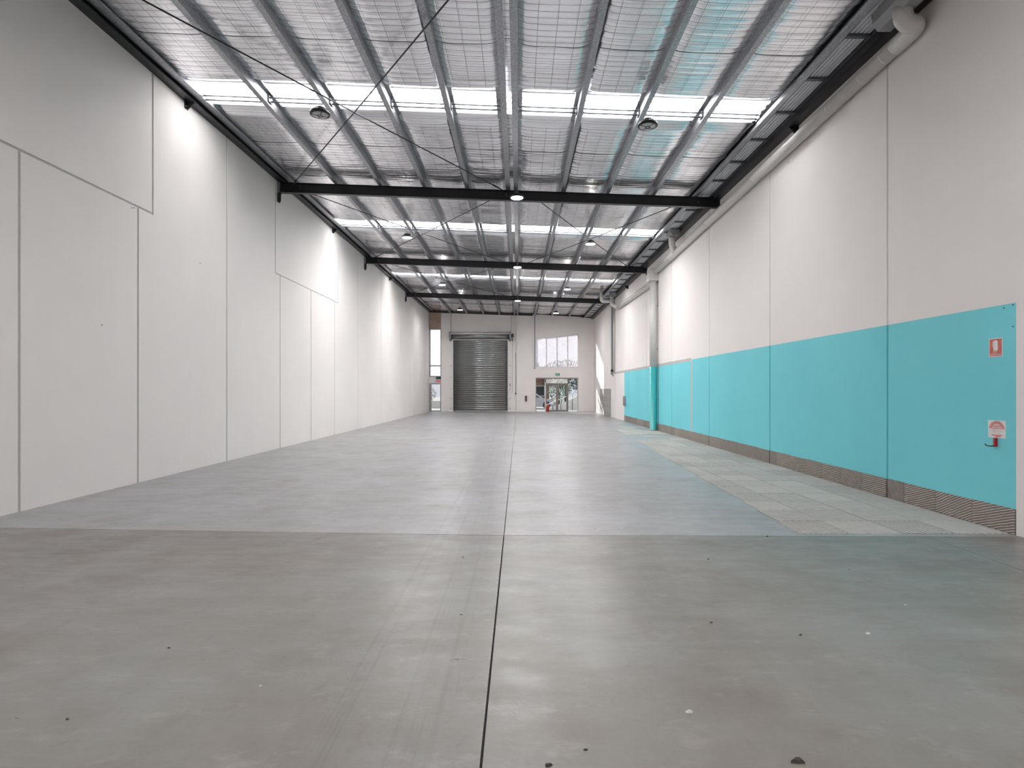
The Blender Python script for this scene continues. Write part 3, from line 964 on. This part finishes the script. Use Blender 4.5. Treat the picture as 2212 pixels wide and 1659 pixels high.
brace((xc, R2 + .012), (xl_, R3 - .012), 'left-bay brace rod from the nearest rafter\'s middle to the second rafter\'s left end')
brace((0.35, R2 + .012), (4.75, R3 - .012), 'right-bay brace rod from the nearest rafter\'s middle to the second rafter\'s right end')
brace((4.75, R2 + .012), (0.3, R3 - .012), 'right-bay brace rod from the nearest rafter\'s right end to the second rafter\'s middle')
brace((xl_, R3 + .012), (xc, R4 - .012), 'brace rod from the second rafter\'s left end to the third rafter\'s middle')
brace((xc, R3 + .012), (xl_, R4 - .012), 'brace rod from the second rafter\'s middle to the third rafter\'s left end')

# wall cleats under the edge beams
def cleat(side, y, lab):
    x = XL if side < 0 else XR
    z = 7.26 if side < 0 else 6.75
    s = 1 if side < 0 else -1
    root = empty('wall_cleat', (x, y, z)); tag(root, lab, 'bracket', 'steel cleats under the edge beams')
    w = 0.17
    MB().prism([(0, 0.0), (s * w, 0.0), (s * w * .9, -0.03), (s * 0.05, -0.13), (0, -0.13)], 'y', -0.012, 0.012).build('gusset', M['black'], root)
    MB().prism([(-0.06, 0), (0.06, 0), (0.06, -0.13), (-0.06, -0.13)], 'x', min(0, s * .012), max(0, s * .012)).build('wall_plate', M['black'], root)
    MB().lathe([(0.013, min(s * .012, s * .03)), (0.013, max(s * .012, s * .03))], (0, -0.035, -0.085), 6, False, 'x').build('bolt', M['galv'], root)
for y, t in ((11.4, 'nearest'), (20.4, 'second'), (29.3, 'third')):
    cleat(-1, y, f'{t} small black cleat under the left edge beam')
for y, t in ((11.35, 'nearest'), (28.8, 'further')):
    cleat(1, y, f'{t} small black cleat under the right edge beam')

# ================================================================== PIPES on the right wall
PX = XR - 0.125
def pz(y): return 6.47 - 0.0175 * (y - 8.0)
pr = 0.110
pipe = empty('stormwater_pipe', (PX, 8, pz(8))); tag(pipe, 'long white stormwater pipe running under the right edge beam', 'pipe')
def pp(name, mb, mat, root):
    o = mb.build(name, M[mat], root); o.location = -Vector(root.location) + Vector(mb.o); return o
pp('pipe_run', MB().tube([(PX, 8.15, pz(8.15)), (PX, 22.65, pz(22.65))], pr, 20), 'pvc', pipe)
elb = [Vector((5.13, 7.72, 6.72)), Vector((5.13, 7.72, 6.62))] + arc((5.13, 7.72, 6.62), (5.13, 7.72, 6.50), (5.24, 7.72, 6.48), 8)[1:] + arc((5.24, 7.72, 6.48), (PX, 7.70, pz(8)), (PX, 7.95, pz(8)), 10)[1:] + [Vector((PX, 8.2, pz(8.2)))]
pp('elbow', MB().tube(elb, pr + 0.010, 20), 'pvc', pipe)
for y in (8.42, 8.96, 9.9, 11.5, 13.1, 14.7, 16.4, 18.2, 20.4):
    pp('pipe_collar', MB().lathe([(pr + .002, y - .014), (pr + .004, y - .010), (pr + .004, y + .010), (pr + .002, y + .014)], (PX, 0, pz(y)), 20, True, 'y'), 'pvc', pipe)
for y in (9.9, 13.1, 16.4, 20.4):
    pp('pipe_strap', MB().box(PX, XR, y - .012, y + .012, pz(y) - .02, pz(y) + .02), 'galv_dark', pipe)

pipe2 = empty('stormwater_pipe', (PX, 31, 6.05)); tag(pipe2, 'shorter white pipe draining back to the round downpipe', 'pipe')
pp('pipe_run', MB().tube([(PX, 23.0, 5.86), (PX, 31.3, 6.04)], pr * .95, 18), 'pvc', pipe2)
pp('elbow', MB().tube([(5.08, 31.55, 6.72), (5.08, 31.55, 6.40)] + arc((5.08, 31.55, 6.40), (5.08, 31.55, 6.2), (PX, 31.1, 6.04), 8)[1:], pr, 16), 'pvc', pipe2)
pp('overflow_pipe', MB().tube([(4.52, 31.5, 6.93), (4.52, 31.5, 6.55)] + arc((4.52, 31.5, 6.55), (4.52, 31.5, 6.42), (4.65, 31.5, 6.42), 6)[1:] + [(5.1, 31.5, 6.42)], 0.10, 16), 'pvc', pipe2)

pipe3 = empty('stormwater_pipe', (5.1, 19.2, 6.7)); tag(pipe3, 'short bent white pipe dropping from the middle rainhead', 'pipe')
pp('bend', MB().tube([(5.1, 19.25, 6.72), (5.1, 19.25, 6.55)] + arc((5.1, 19.25, 6.55), (5.1, 19.25, 6.38), (PX - .03, 19.7, 6.30), 10)[1:], 0.105, 16), 'pvc', pipe3)
pp('pipe_collar', MB().lathe([(.115, 6.58), (.115, 6.66)], (5.1, 19.25, 0), 16), 'pvc', pipe3)

def rainhead(x0, x1, y0, y1, z0, z1, lab):
    o = MB((x0, y0, z0)).prism([(x0, z1), (x0, z0 + .10), (x0 + .08, z0), (x1 - .03, z0), (x1, z0 + .06), (x1, z1)], 'y', y0, y1).build('rainhead', M['rainhead'])
    MB().box(-0.006, x1 - x0 + .006, y1 - y0 - .015, y1 - y0 + .01, z1 - z0 - .05, z1 - z0 + .005).build('flange', M['rainhead'], o)
    tag(o, lab, 'rainhead', 'rainheads under the box gutter')
rainhead(4.98, 5.27, 7.12, 8.15, 6.64, 6.875, 'large grey metal rainhead at the top right corner')
rainhead(4.99, 5.29, 19.0, 19.5, 6.68, 6.875, 'small grey rainhead halfway along the gutter')
rainhead(4.98, 5.28, 31.3, 31.8, 6.66, 6.875, 'small grey rainhead beside the furthest rafter')

dp = empty('downpipe', (5.29, 22.7, 0)); tag(dp, 'thick round downpipe, white above and teal below', 'downpipe')
MB().lathe([(0.15, 0.0), (0.15, 0.05), (0.14, 0.055), (0.14, 2.50)], n=28).build('lower_pipe', M['pvc_teal'], dp)
MB().lathe([(0.14, 2.50), (0.14, 5.98)], n=28).build('upper_pipe', M['pvc'], dp)
MB().cbox(-0.19, 0.18, -0.17, 0.30, 5.86, 6.36, 0.02).build('collector_box', M['pvc'], dp)
MB().lathe([(0.158, 0.0), (0.152, 0.04)], n=28).build('base_collar', M['alu'], dp)
for zz in (1.2, 3.2, 4.9):
    MB().box(0.10, 0.18, -0.02, 0.02, zz - .015, zz + .015).build('wall_strap', M['galv_dark'], dp)

rise = empty('cable_riser', (XR, 33.1, 2.45)); tag(rise, 'grey cable riser ending at valves high on the right wall', 'riser')
def rp(name, mb, mat):
    o = mb.build(name, M[mat], rise)
MB().box(-.17, 0, -.06, .06, .30, 4.25).build('channel', M['grey'], rise)
MB().tube([(-.05, -.32, .1), (-.05, -.32, 4.2)], 0.045, 12).build('conduit', M['pvc'], rise)
MB().box(-.19, 0, -.08, .08, .18, .30).build('end_cap', M['black'], rise)
MB().tube([(-.10, -.02, .18), (-.10, -.02, -.02), (-.12, -.3, -.05)], 0.035, 10).build('valve_pipe', M['alu'], rise)
MB().lathe([(0.07, -.03), (0.07, .03)], (-.16, 0.05, 0.08), 14, True, 'x').build('valve_wheel', M['alu'], rise)
for zz in (.9, 2.0, 3.1):
    MB().box(-.06, 0, -.34, -.30, zz - .02, zz + .02).build('saddle', M['grey'], rise)

pan = MB((XR, 29.75, 1.03)).box(XR - .05, XR, 29.45, 30.05, 0.79, 1.27).build('wall_panel_box', M['grey'])
MB().box(-.058, -.05, -.26, .26, -.2, .2).build('lid', M['grey'], pan)
tag(pan, 'small grey service box at the far end of the teal paint', 'box')

# ================================================================== LAMPS
def make_lamp(lit):
    root = empty('high_bay_lamp')
    R = 0.185
    body = MB().lathe([(R - .03, 0.0), (R, 0.004), (R, 0.045), (R - .02, 0.06), (0.10, 0.075), (0.085, 0.075)], n=32).build('housing', M['black'], root)
    fins = MB()
    for k in range(20):
        t = 2 * math.pi * k / 20
        c, s = math.cos(t), math.sin(t)
        a, b_ = 0.085, R - .02
        n_ = Vector((-s, c, 0)) * 0.003
        pts = [Vector((c * a, s * a, .06)), Vector((c * b_, s * b_, .06)), Vector((c * (a + .02), s * (a + .02), .12)), Vector((c * a, s * a, .12))]
        v = [p + n_ for p in pts] + [p - n_ for p in pts]
        fins.add(v, [(0, 1, 2, 3), (7, 6, 5, 4), (0, 4, 5, 1), (1, 5, 6, 2), (2, 6, 7, 3), (3, 7, 4, 0)])
    fins.build('fins', M['black'], body)
    MB().lathe([(0.085, 0.07), (0.085, 0.13), (0.06, 0.15)], n=20).build('driver', M['grey'], root)
    MB().lathe([(0.03, -0.016), (R - .07, -0.013), (R - .040, -0.006), (R - .032, 0.002)], n=32).build('lens', M['lamp_on' if lit else 'lamp_off'], root)
    sp = MB()
    if not lit:
        for k in range(4):
            t = math.pi * k / 2 + 0.5
            sp.tube([(0.03 * math.cos(t), 0.03 * math.sin(t), -0.016), ((R - .03) * math.cos(t), (R - .03) * math.sin(t), -0.006)], 0.008, 6)
        sp.tube([(0.045 * math.cos(t), 0.045 * math.sin(t), -0.019) for t in [2 * math.pi * k / 12 for k in range(13)]], 0.006, 6)
        sp.build('lens_ribs', M['black'], root)
    hk = MB().tube([(0.028 * math.cos(t), 0, 0.178 + 0.028 * math.sin(t)) for t in [2 * math.pi * k / 12 for k in range(13)]], 0.006, 6)
    hk.build('hook', M['galv'], root)
    ch = MB()
    for k in range(7):
        zc = 0.218 + k * 0.029
        t0 = k % 2
        ch.tube([((0.009 * math.cos(t)) * (1 - t0), (0.009 * math.cos(t)) * t0, zc + 0.019 * math.sin(t)) for t in [2 * math.pi * q / 10 for q in range(11)]], 0.0028, 5)
    ch.build('chain', M['galv'], root)
    if lit:
        MB().tube([(0.12, 0.0, 0.09)] + arc((0.12, 0, 0.09), (0.26, 0, 0.10), (0.24, 0, 0.02), 6) + [(0.20, 0, -0.005)], 0.006, 6).build('sensor_lead', M['grey'], root)
    tag(root, 'lamp', 'lamp', 'round high bay lamps')
    return root
HANG = 0.395
lamp_sites = []
def lz(x): return zr(x) - HANG
L_off = make_lamp(False); L_on = make_lamp(True)
def hung(x, y): return (x, y, zr(x) - 0.40)
L_off.location = hung(-3.72, 10.85); L_off['label'] = 'unlit black round lamp on the left below the nearest rooflight'
copy_tree(L_off, hung(2.42, 10.85), 'unlit black round lamp on the right below the nearest rooflight')
copy_tree(L_on, hung(-3.75, 2.0), 'lit round lamp on the left, overhead behind the viewer')  # lamp pair added out of frame to lift the near floor and walls
copy_tree(L_on, hung(2.42, 2.0), 'lit round lamp on the right, overhead behind the viewer')
L_on.location = hung(-0.04, 15.15); L_on['label'] = 'brightest lit round lamp in front of the nearest black rafter'
for (lx, ly), lab in (((-0.04, 23.75), 'lit round lamp in front of the second black rafter'),
                 ((-0.04, 32.7), 'lit round lamp in front of the third black rafter'),
                 ((-3.77, 19.6), 'lit round lamp in the left bay between the first and second rafters'),
                 ((2.44, 19.6), 'lit round lamp in the right bay between the first and second rafters'),
                 ((-3.75, 28.45), 'lit round lamp in the left bay between the second and third rafters'),
                 ((2.40, 28.45), 'lit round lamp in the right bay between the second and third rafters'),
                 ((-3.77, 37.3), 'lit round lamp on the left in the last bay by the shutter'),
                 ((2.42, 37.3), 'lit round lamp on the right in the last bay by the dusty window')):
    copy_tree(L_on, hung(lx, ly), lab)

# ================================================================== ROLLER SHUTTER
door3 = tag(empty('door_3', (0, YE, 0)), 'grey steel roller shutter closed in the end wall', 'door', kind='structure')
sl_n = 32
sl_h = (DZ - 0.10) / sl_n
mb = MB()
prof = []
for k in range(9):
    t = k / 8
    prof.append((-0.055 - 0.028 * math.sin(math.pi * t) ** 0.8, t * sl_h * 0.97))
prof += [(-0.045, sl_h * 0.97), (-0.045, 0)]
mb.prism(prof, 'x', DX0 - 0.02, DX1 + 0.02, True)
sl_mesh = mb.mesh('slat', M['roller'])
for k in range(sl_n):
    o = bpy.data.objects.new('slat', sl_mesh); o.location = (0, 0, 0.10 + k * sl_h); link(o, door3)
MB().box(DX0 - .02, DX1 + .02, -0.10, -0.03, 0.0, 0.10).build('bottom_bar', M['alu'], door3)
for (a, b_) in ((DX0 - .09, DX0 + .01), (DX1 - .01, DX1 + .09)):
    MB().box(a, b_, -0.13, 0.0, 0, 5.25).build('guide_track', M['frame_white'], door3)
    for zz in (0.25, 0.95, 1.65, 2.5, 3.35):
        cx = a - .07 if a < DX0 else b_ + .07
        MB().box(cx - .035, cx + .035, -0.03, 0.0, zz - .03, zz + .03).build('track_fixing', M['grey'], door3)
MB().lathe([(0.21, DX0 - .12), (0.21, DX1 + .12)], (0, -0.24, 5.50), 24, True, 'x').build('drum', M['roller'], door3)
MB().box(DX0 - .16, DX1 + .16, -0.50, -0.02, 5.72, 5.78).build('hood', M['grey'], door3)
MB().box(DX0 - .14, DX1 + .14, -0.50, -0.475, 5.60, 5.74).build('hood_lip', M['alu'], door3)
for (a, b_) in ((DX0 - .24, DX0 - .12), (DX1 + .12, DX1 + .24)):
    MB().prism([(-0.5, 5.30), (-0.02, 5.15), (-0.02, 5.80), (-0.5, 5.80)], 'x', a, b_).build('end_bracket', M['galv_dark'], door3)
mo = MB().box(DX1 + .24, DX1 + .42, -0.42, -0.12, 5.42, 5.66).build('motor', M['black'], door3)
MB().lathe([(0.10, DX1 + .30), (0.10, DX1 + .36)], (0, -.27, 5.25), 16, True, 'x').build('chain_wheel', M['black'], mo)
MB().tube([(DX1 + .33, -.2, 5.2), (DX1 + .33, -.2, 1.35)], 0.012, 6).build('hand_chain', M['alu'], door3)
for x in (DX0 - .12, DX1 + .24):
    MB().tube([(x, -.25, 5.8), (x, -.25, zr(x))], 0.012, 8).build('hanger_rod', M['black'], door3)
MB().box(DX1 + .12, DX1 + .2, -.05, 0, 1.85, 2.05).build('chain_hook', M['alu'], door3)

# ================================================================== SMALL THINGS
def on_right_wall(y, z):    # text/art plane -> wall: local x runs towards the viewer (-Y... right in view), local y up
    return Matrix(((0, 0, -1, XR - 0.006), (-1, 0, 0, y), (0, 1, 0, z), (0, 0, 0, 1)))
# red location sign
sg = empty('fire_sign', (XR, 6.63, 2.085)); tag(sg, 'red sign with a white extinguisher symbol, upper of the two on the teal wall', 'sign')
def sgp(root, name, mat, pts, d0, d1):
    # pts (u right, v up) in metres on the right wall
    cy, cz = root.location.y, root.location.z
    return MB().prism([(-u, v) for u, v in pts], 'x', -d1, -d0).build(name, M[mat], root)
def rc(u0, u1, v0, v1): return [(u0, v0), (u1, v0), (u1, v1), (u0, v1)]
sgp(sg, 'backing', 'sign_white', rc(-.094, .094, -.107, .107), 0, .003)
sgp(sg, 'red_field', 'red_faded', rc(-.084, .084, -.097, .097), .003, .0035)
sgp(sg, 'cylinder_symbol', 'sign_white', [(-.031, -.035), (.031, -.035), (.031, .066), (.018, .082), (-.018, .082), (-.031, .066)], .0035, .004)
sgp(sg, 'hose_symbol', 'sign_white', rc(-.042, -.036, .0, .075), .0035, .004)
mt = Matrix(((0, 0, -1, -.0045), (-1, 0, 0, 0), (0, 1, 0, -.052), (0, 0, 0, 1)))
lettering('FIRE', 0.026, M['sign_white'], sg, mt)
mt = Matrix(((0, 0, -1, -.0045), (-1, 0, 0, 0), (0, 1, 0, -.080), (0, 0, 0, 1)))
lettering('EXTINGUISHER', 0.023, M['sign_white'], sg, mt)
# round sign
sg2 = empty('fire_sign', (XR, 6.615, 1.15)); tag(sg2, 'white square sign with a faded red disc, above the red hook', 'sign')
sgp(sg2, 'backing', 'sign_white', rc(-.122, .122, -.10, .10), 0, .003)
R_ = 0.093
def disc_part(v0, v1, n=24):
    pts = []
    a0, a1 = math.asin(max(-1, v0 / R_)), math.asin(min(1, v1 / R_))
    for k in range(n + 1):
        a = a0 + (a1 - a0) * k / n; pts.append((R_ * 1.15 * math.cos(a), R_ * math.sin(a)))
    for k in range(n + 1):
        a = a1 + (a0 - a1) * k / n; pts.append((-R_ * 1.15 * math.cos(a), R_ * math.sin(a)))
    return pts
sgp(sg2, 'red_cap', 'red_pale', disc_part(0.004, R_), .003, .0035)
sgp(sg2, 'red_foot', 'red_pale', disc_part(-R_, -0.062), .003, .0035)
for k, v in enumerate((-.012, -.03, -.046)):
    sgp(sg2, 'print_line', 'red_pale', rc(-.07 + .01 * k, .07 - .01 * k, v - .002, v + .002), .003, .0033)
for k in range(5):
    sgp(sg2, 'print_block', 'sign_white', rc(-.040 + .017 * k, -.029 + .017 * k, .040, .056), .0035, .0038)
for k in range(9):
    sgp(sg2, 'print_block', 'sign_white', rc(-.062 + .0142 * k, -.052 + .0142 * k, .015, .027), .0035, .0038)
# red extinguisher hook
hk = empty('extinguisher_hook', (XR, 6.62, 1.0)); tag(hk, 'small dark red extinguisher hook under the round sign', 'hook')
MB().box(-.03, 0, -.014, .014, -.05, .05).build('back_plate', M['red'], hk)
MB().tube([(-.02, 0, -.04), (-.07, .01, -.045), (-.10, .02, -.04), (-.115, .025, -.02)], 0.006, 8).build('prong', M['black'], hk)
for zz in (-.02, .025):
    MB().lathe([(0.005, -.034), (0.005, -.03)], (0, 0, zz), 8, True, 'x').build('screw', M['galv'], hk)

# end wall fittings
ex = empty('exit_sign', (wx(1203), YS, wz(809))); tag(ex, 'green running-man exit sign above the glazed entry', 'sign')
MB().box(-.20, .20, -.07, 0, -.095, .095).build('case', M['frame_white'], ex)
MB().box(-.12, .19, -.078, -.07, -.085, .085).build('green_face', M['green'], ex)
man = MB()
man.lathe([(.016, -.082), (.016, -.078)], (.075, 0, .055), 10, False, 'y')
for pts in ([(.055, .035), (.085, .035), (.07, -.02), (.045, -.02)], [(.05, -.02), (.07, -.02), (.10, -.075), (.085, -.075)], [(.045, -.02), (.06, -.02), (.02, -.06), (.01, -.05)], [(.08, .03), (.11, .0), (.115, .01), (.085, .04)], [(.055, .035), (.025, .01), (.03, .0), (.06, .022)]):
    man.prism(pts, 'y', -.082, -.078)
man.build('running_man', M['sign_white'], ex)
MB().prism([(-.10, 0), (-.05, .04), (-.05, .014), (-.01, .014), (-.01, -.014), (-.05, -.014), (-.05, -.04)], 'y', -.082, -.078).build('arrow', M['sign_white'], ex)
ex2 = empty('exit_sign', (wx(947.5), YE + .05, wz(816.5))); tag(ex2, 'dark green exit sign over the narrow side door', 'sign')
MB().box(-.19, .17, -.05, 0, -.09, .09).build('case', M['green_dark'], ex2)
mini = MB()
mini.lathe([(.016, -.054), (.016, -.05)], (.0, 0, .055), 10, False, 'y')
for pts in ([(-.02, .035), (.01, .035), (-.005, -.02), (-.03, -.02)], [(-.025, -.02), (-.005, -.02), (.025, -.075), (.01, -.075)], [(-.03, -.02), (-.015, -.02), (-.055, -.06), (-.065, -.05)]):
    mini.prism(pts, 'y', -.054, -.05)
mini.build('running_man', M['green'], ex2)
st = MB((wx(946.5), YE + .05, wz(823.5))).box(wx(940), wx(952), YE + .042, YE + .05, wz(826), wz(821)).build('sticker', M['pink'])
MB().box(-.1, .19, -.0095, -.008, -.012, .012).build('print_line', M['red'], st)
tag(st, 'pink rectangular sticker over the narrow side door', 'sticker')
# extinguisher on the floor
fe = empty('fire_extinguisher', (wx(1183), YE - .32, 0)); tag(fe, 'red fire extinguisher standing at the glazed entry', 'extinguisher')
MB().lathe([(.085, 0), (.095, .015), (.095, .44), (.08, .50), (.035, .545), (.03, .56)], n=20).build('cylinder', M['red'], fe)
MB().lathe([(.03, .56), (.03, .60)], n=12).build('valve', M['black'], fe)
MB().prism([(-.02, .60), (.14, .64), (.14, .655), (-.02, .625)], 'y', -.012, .012).build('handle', M['black'], fe)
MB().tube([(.02, 0, .58)] + arc((.02, 0, .58), (.16, -.02, .56), (.12, -.03, .25), 8), 0.012, 8).build('hose', M['black'], fe)
# extinguisher on the wall
wb = empty('wall_extinguisher', (wx(1135), YS, wz(862))); tag(wb, 'small red and black extinguisher hung on the end wall by the shutter', 'extinguisher')
MB().lathe([(.05, -.16), (.055, -.15), (.055, .06), (.03, .12)], (0.04, -.075, 0), 16).build('cylinder', M['red_dark'], wb)
MB().box(-.02, .10, -.13, -.03, .10, .24).build('valve', M['black'], wb)
MB().tube([(.02, -.09, .2)] + arc((.02, -.09, .2), (-.16, -.1, .12), (-.2, -.08, -.2), 8), 0.014, 8).build('hose', M['black'], wb)
MB().box(-.02, .1, -.02, 0, -.1, .1).build('bracket', M['grey'], wb)
pb = empty('shutter_control', (wx(1114), YE, wz(851))); tag(pb, 'small black push-button control right of the shutter', 'control')
MB().box(-.07, .07, -.06, 0, -.12, .12).build('case', M['frame_white'], pb)
MB().lathe([(.06, -.075), (.06, -.06)], (0, 0, .03), 14, True, 'y').build('button', M['black'], pb)
MB().tube([(0, -.02, .12), (0, -.02, 3.0)], .014, 6).build('conduit', M['alu'], pb)
dpw = empty('wall_conduit', (wx(1155), YS, wz(795))); tag(dpw, 'dark vertical conduit beside the dusty window', 'conduit')
MB().box(-.03, .03, -.09, -.05, .0, wz(684) - wz(795)).build('tube', M['galv_dark'], dpw)
MB().box(-.07, .03, -.10, 0, -.06, .04).build('foot', M['galv_dark'], dpw)

# grit on the floor
def fpt(px, py):
    y = FPX * EYE / (py - VPY); return ((px - VPX) * y / FPX, y)
grit = [(1490, 1538, 1, .022, 'white paint chip on the near floor, right of the long joint'),
        (1724, 1645, 0, .035, 'largest dark crumb on the floor, at the bottom right edge of the picture'),
        (1876, 1369, 1, .020, 'pale chip on the near floor towards the teal wall'),
        (1730, 1372, 0, .013, 'dark crumb on the near floor just left of the pale chip'),
        (1530, 1208, 0, .014, 'dark crumb right of the long joint, just nearer than the cross joint'),
        (1657, 1159, 0, .020, 'dark crumb on the cross joint by the adhesive squares'),
        (1184, 1654, 0, .020, 'dark crumb at the bottom edge, right beside the long joint'),
        (1537, 1345, 0, .012, 'small dark crumb in the middle of the near right slab'),
        (996, 1328, 0, .009, 'dark speck by the tyre tracks, left of the long joint'),
        (1000, 1204, 0, .012, 'dark speck left of the long joint, just nearer than the cross joint'),
        (145, 1554, 0, .012, 'dark crumb on the floor at the lower left corner'),
        (563, 1482, 1, .009, 'tiny white chip on the near left slab'),
        (365, 1400, 0, .012, 'dark crumb on the near left slab under the wall'),
        (1265, 1620, 0, .012, 'dark crumb near the bottom edge, in the bluish patch of floor'),
        (1956, 1307, 1, .012, 'tiny white chip on the near floor below the teal wall')]
for k, (px, py, pale, s, lab) in enumerate(grit):
    gx, gy = fpt(px, py)
    n = 7
    ph = random.random() * 6
    ring = [(math.cos(ph + 2 * math.pi * q / n) * s * random.uniform(.6, 1.2), math.sin(ph + 2 * math.pi * q / n) * s * random.uniform(.4, .8)) for q in range(n)]
    hh = s * .5
    v = [(a, b_, 0) for a, b_ in ring] + [(a * .55, b_ * .55, hh * random.uniform(.6, 1)) for a, b_ in ring]
    f = [tuple(range(n - 1, -1, -1)), tuple(range(n, 2 * n))] + [(q, (q + 1) % n, n + (q + 1) % n, n + q) for q in range(n)]
    o = MB().add(v, f).build('paint_chip' if pale else 'grit', M['debris_pale' if pale else 'debris'])
    o.location = (gx, gy, 0.0005)
    tag(o, lab, 'debris')

# ================================================================== OUTSIDE the glass
gnd = MB((0, 60, 0)).box(-40, 40, YB, 130, -0.3, -0.03).build('ground', M['paving'])
tag(gnd, 'pale paved yard outside the glazed entry', 'ground', kind='structure')

def car():
    root = empty('car', (1.1, 50.5, -0.03)); tag(root, 'silver hatchback parked outside the glazed entry', 'car')
    lower = [(-2.05, .32), (-2.1, .6), (-2.0, .88), (.75, .92), (1.6, .82), (2.02, .68), (2.1, .45), (2.05, .25), (-1.95, .25)]
    cabin = [(-1.95, .86), (-1.55, 1.38), (-1.2, 1.45), (.0, 1.45), (.35, 1.38), (1.05, .88)]
    def loft(pts, w0, w1, zlo, zhi, name, mat, par):
        n = len(pts)
        def w(z): return w0 + (w1 - w0) * max(0, min(1, (z - zlo) / (zhi - zlo)))
        v = [(x, -w(z), z) for x, z in pts] + [(x, w(z), z) for x, z in pts]
        f = [tuple(range(n)), tuple(range(2 * n - 1, n - 1, -1))] + [(i, (i + 1) % n, n + (i + 1) % n, n + i) for i in range(n)]
        return MB().add(v, f).build(name, M[mat], par)
    body = loft(lower, .84, .80, .25, .92, 'body', 'car', root)
    loft(cabin, .80, .60, .86, 1.45, 'cabin', 'car', root)
    side = [(-1.62, .93), (-1.35, 1.33), (-.02, 1.37), (.28, 1.33), (.78, .94)]
    for s in (-1, 1):
        v = [(x, s * (.80 - .2 * (z - .86) / .59 + .008), z) for x, z in side] + [(x, s * (.80 - .2 * (z - .86) / .59 - .01), z) for x, z in side]
        n = len(side)
        MB().add(v, [tuple(range(n)), tuple(range(2 * n - 1, n - 1, -1))] + [(i, (i + 1) % n, n + (i + 1) % n, n + i) for i in range(n)]).build('side_window', M['car_glass'], root)
        for wx_ in (-1.3, 1.32):
            wh = MB().lathe([(.31, s * .70), (.32, s * .72), (.32, s * .84), (.30, s * .86)], (wx_, 0, .32), 20, True, 'y').build('wheel', M['tyre'], root)
            MB().lathe([(.20, s * .855), (.18, s * .87)], (wx_, 0, .32), 16, True, 'y').build('hub', M['alu'], wh)
    MB().prism([(.40, 1.36), (1.0, .92), (1.02, .93), (.42, 1.375)], 'y', -.6, .6).build('windscreen', M['car_glass'], root)
car()

house = empty('house', (-0.5, 66, -0.03)); tag(house, 'tan brick house with red roof beyond the parked car', 'house')
MB().box(-7, 4.0, 0, 8, 0, 2.7).build('walls', M['brickwall'], house)
MB().prism([(-7.5, 2.65), (4.5, 2.65), (2.2, 4.3), (-5.2, 4.3)], 'y', -.5, 8.5).build('roof', M['roofred'], house)
for x in (-3.5, 0.6, 2.4):
    w_ = MB().box(x, x + 1.1, -.05, .05, .9, 2.1).build('window', M['frame_white'], house)
    MB().box(x + .08, x + 1.02, -.07, -.04, .98, 2.02).build('pane', M['car_glass'], w_)

stair = empty('stair_wall', (3.8, 47.5, -0.03)); tag(stair, 'white rendered stair wall rising to the right outside the entry', 'wall')
MB().prism([(-1.35, 0), (2.9, 0), (2.9, 2.15), (2.0, 1.72), (1.05, 1.32), (.9, 1.02), (.1, .66), (-1.35, .08)], 'y', 0.0, .18).build('wall', M['render_white'], stair)
rail = empty('handrail', (3.8, 47.2, -0.03)); tag(rail, 'pale metal handrail sloping up beside the outdoor stair', 'handrail')
MB().tube([(-1.4, 0, .42), (1.9, 0, 1.90)], 0.035, 10).build('top_rail', M['frame_white'], rail)
for x in (-1.0, -.35, .6, 1.5):
    MB().tube([(x, 0, 0), (x, 0, .42 + (x + 1.4) * .4485)], 0.03, 8).build('post', M['galv_dark'], rail)

def tree(x, y, h, cr, n, mat, lab, trunk=True, low=0.35, grp='trees outside'):
    root = empty('tree', (x, y, -0.03)); tag(root, lab, 'tree', grp)
    rr = random.Random(int(x * 97 + y * 13))
    MB().tube([(0, 0, 0), (.05, 0, h * .3), (-.05, .05, h * .62)], [h * .03, h * .022, h * .01], 8).build('trunk', M['bark'], root)
    mb = MB()
    for _ in range(n):
        while True:
            p = Vector((rr.uniform(-1, 1), rr.uniform(-1, 1), rr.uniform(-1, 1)))
            if 0.3 < p.length < 1: break
        c = Vector((p.x * cr, p.y * cr, h * (low + 1) / 2 + p.z * h * (1 - low) / 2))
        s = rr.uniform(.10, .22) * (h / 5)
        a = Vector((rr.uniform(-1, 1), rr.uniform(-1, 1), rr.uniform(-1, 1))).normalized()
        b_ = a.orthogonal().normalized() * s * .45
        mb.add([c - a * s * .5, c + b_, c + a * s * .5, c - b_], [(0, 1, 2, 3)])
    me = bpy.data.meshes.new('foliage'); me.from_pydata(mb.v, [], mb.f); me.materials.append(M[mat])
    o = link(bpy.data.objects.new('foliage', me), root); o['kind'] = 'stuff'
tree(3.9, 56.0, 3.0, 1.2, 1500, 'leaf', 'bright green bushy tree seen through the entry doors', low=.1)
tree(6.4, 54.0, 3.8, 1.25, 1700, 'leaf_dark', 'dark tree seen through the right side light', low=.15)
tree(5.2, 64.0, 5.0, 3.0, 2600, 'leaf_dark', 'tall dark tree beyond the stair wall', low=.3)
tree(0.5, 80.0, 6.0, 3.4, 2200, 'leaf', 'tall green tree behind the brick house', low=.3)
tree(-9.2, 58.0, 2.2, 1.0, 900, 'leaf_dark', 'small dark shrub seen through the narrow side door', low=.15)
lw = MB((-8.2, 52, 0)).box(-11.5, -5.2, 52, 52.2, -.03, .55).build('garden_wall', M['render_white'])
MB().box(-3.35, 3.05, -.03, .23, .55, .6).build('coping', M['frame_white'], lw)
tag(lw, 'low white garden wall outside the narrow side door', 'wall')
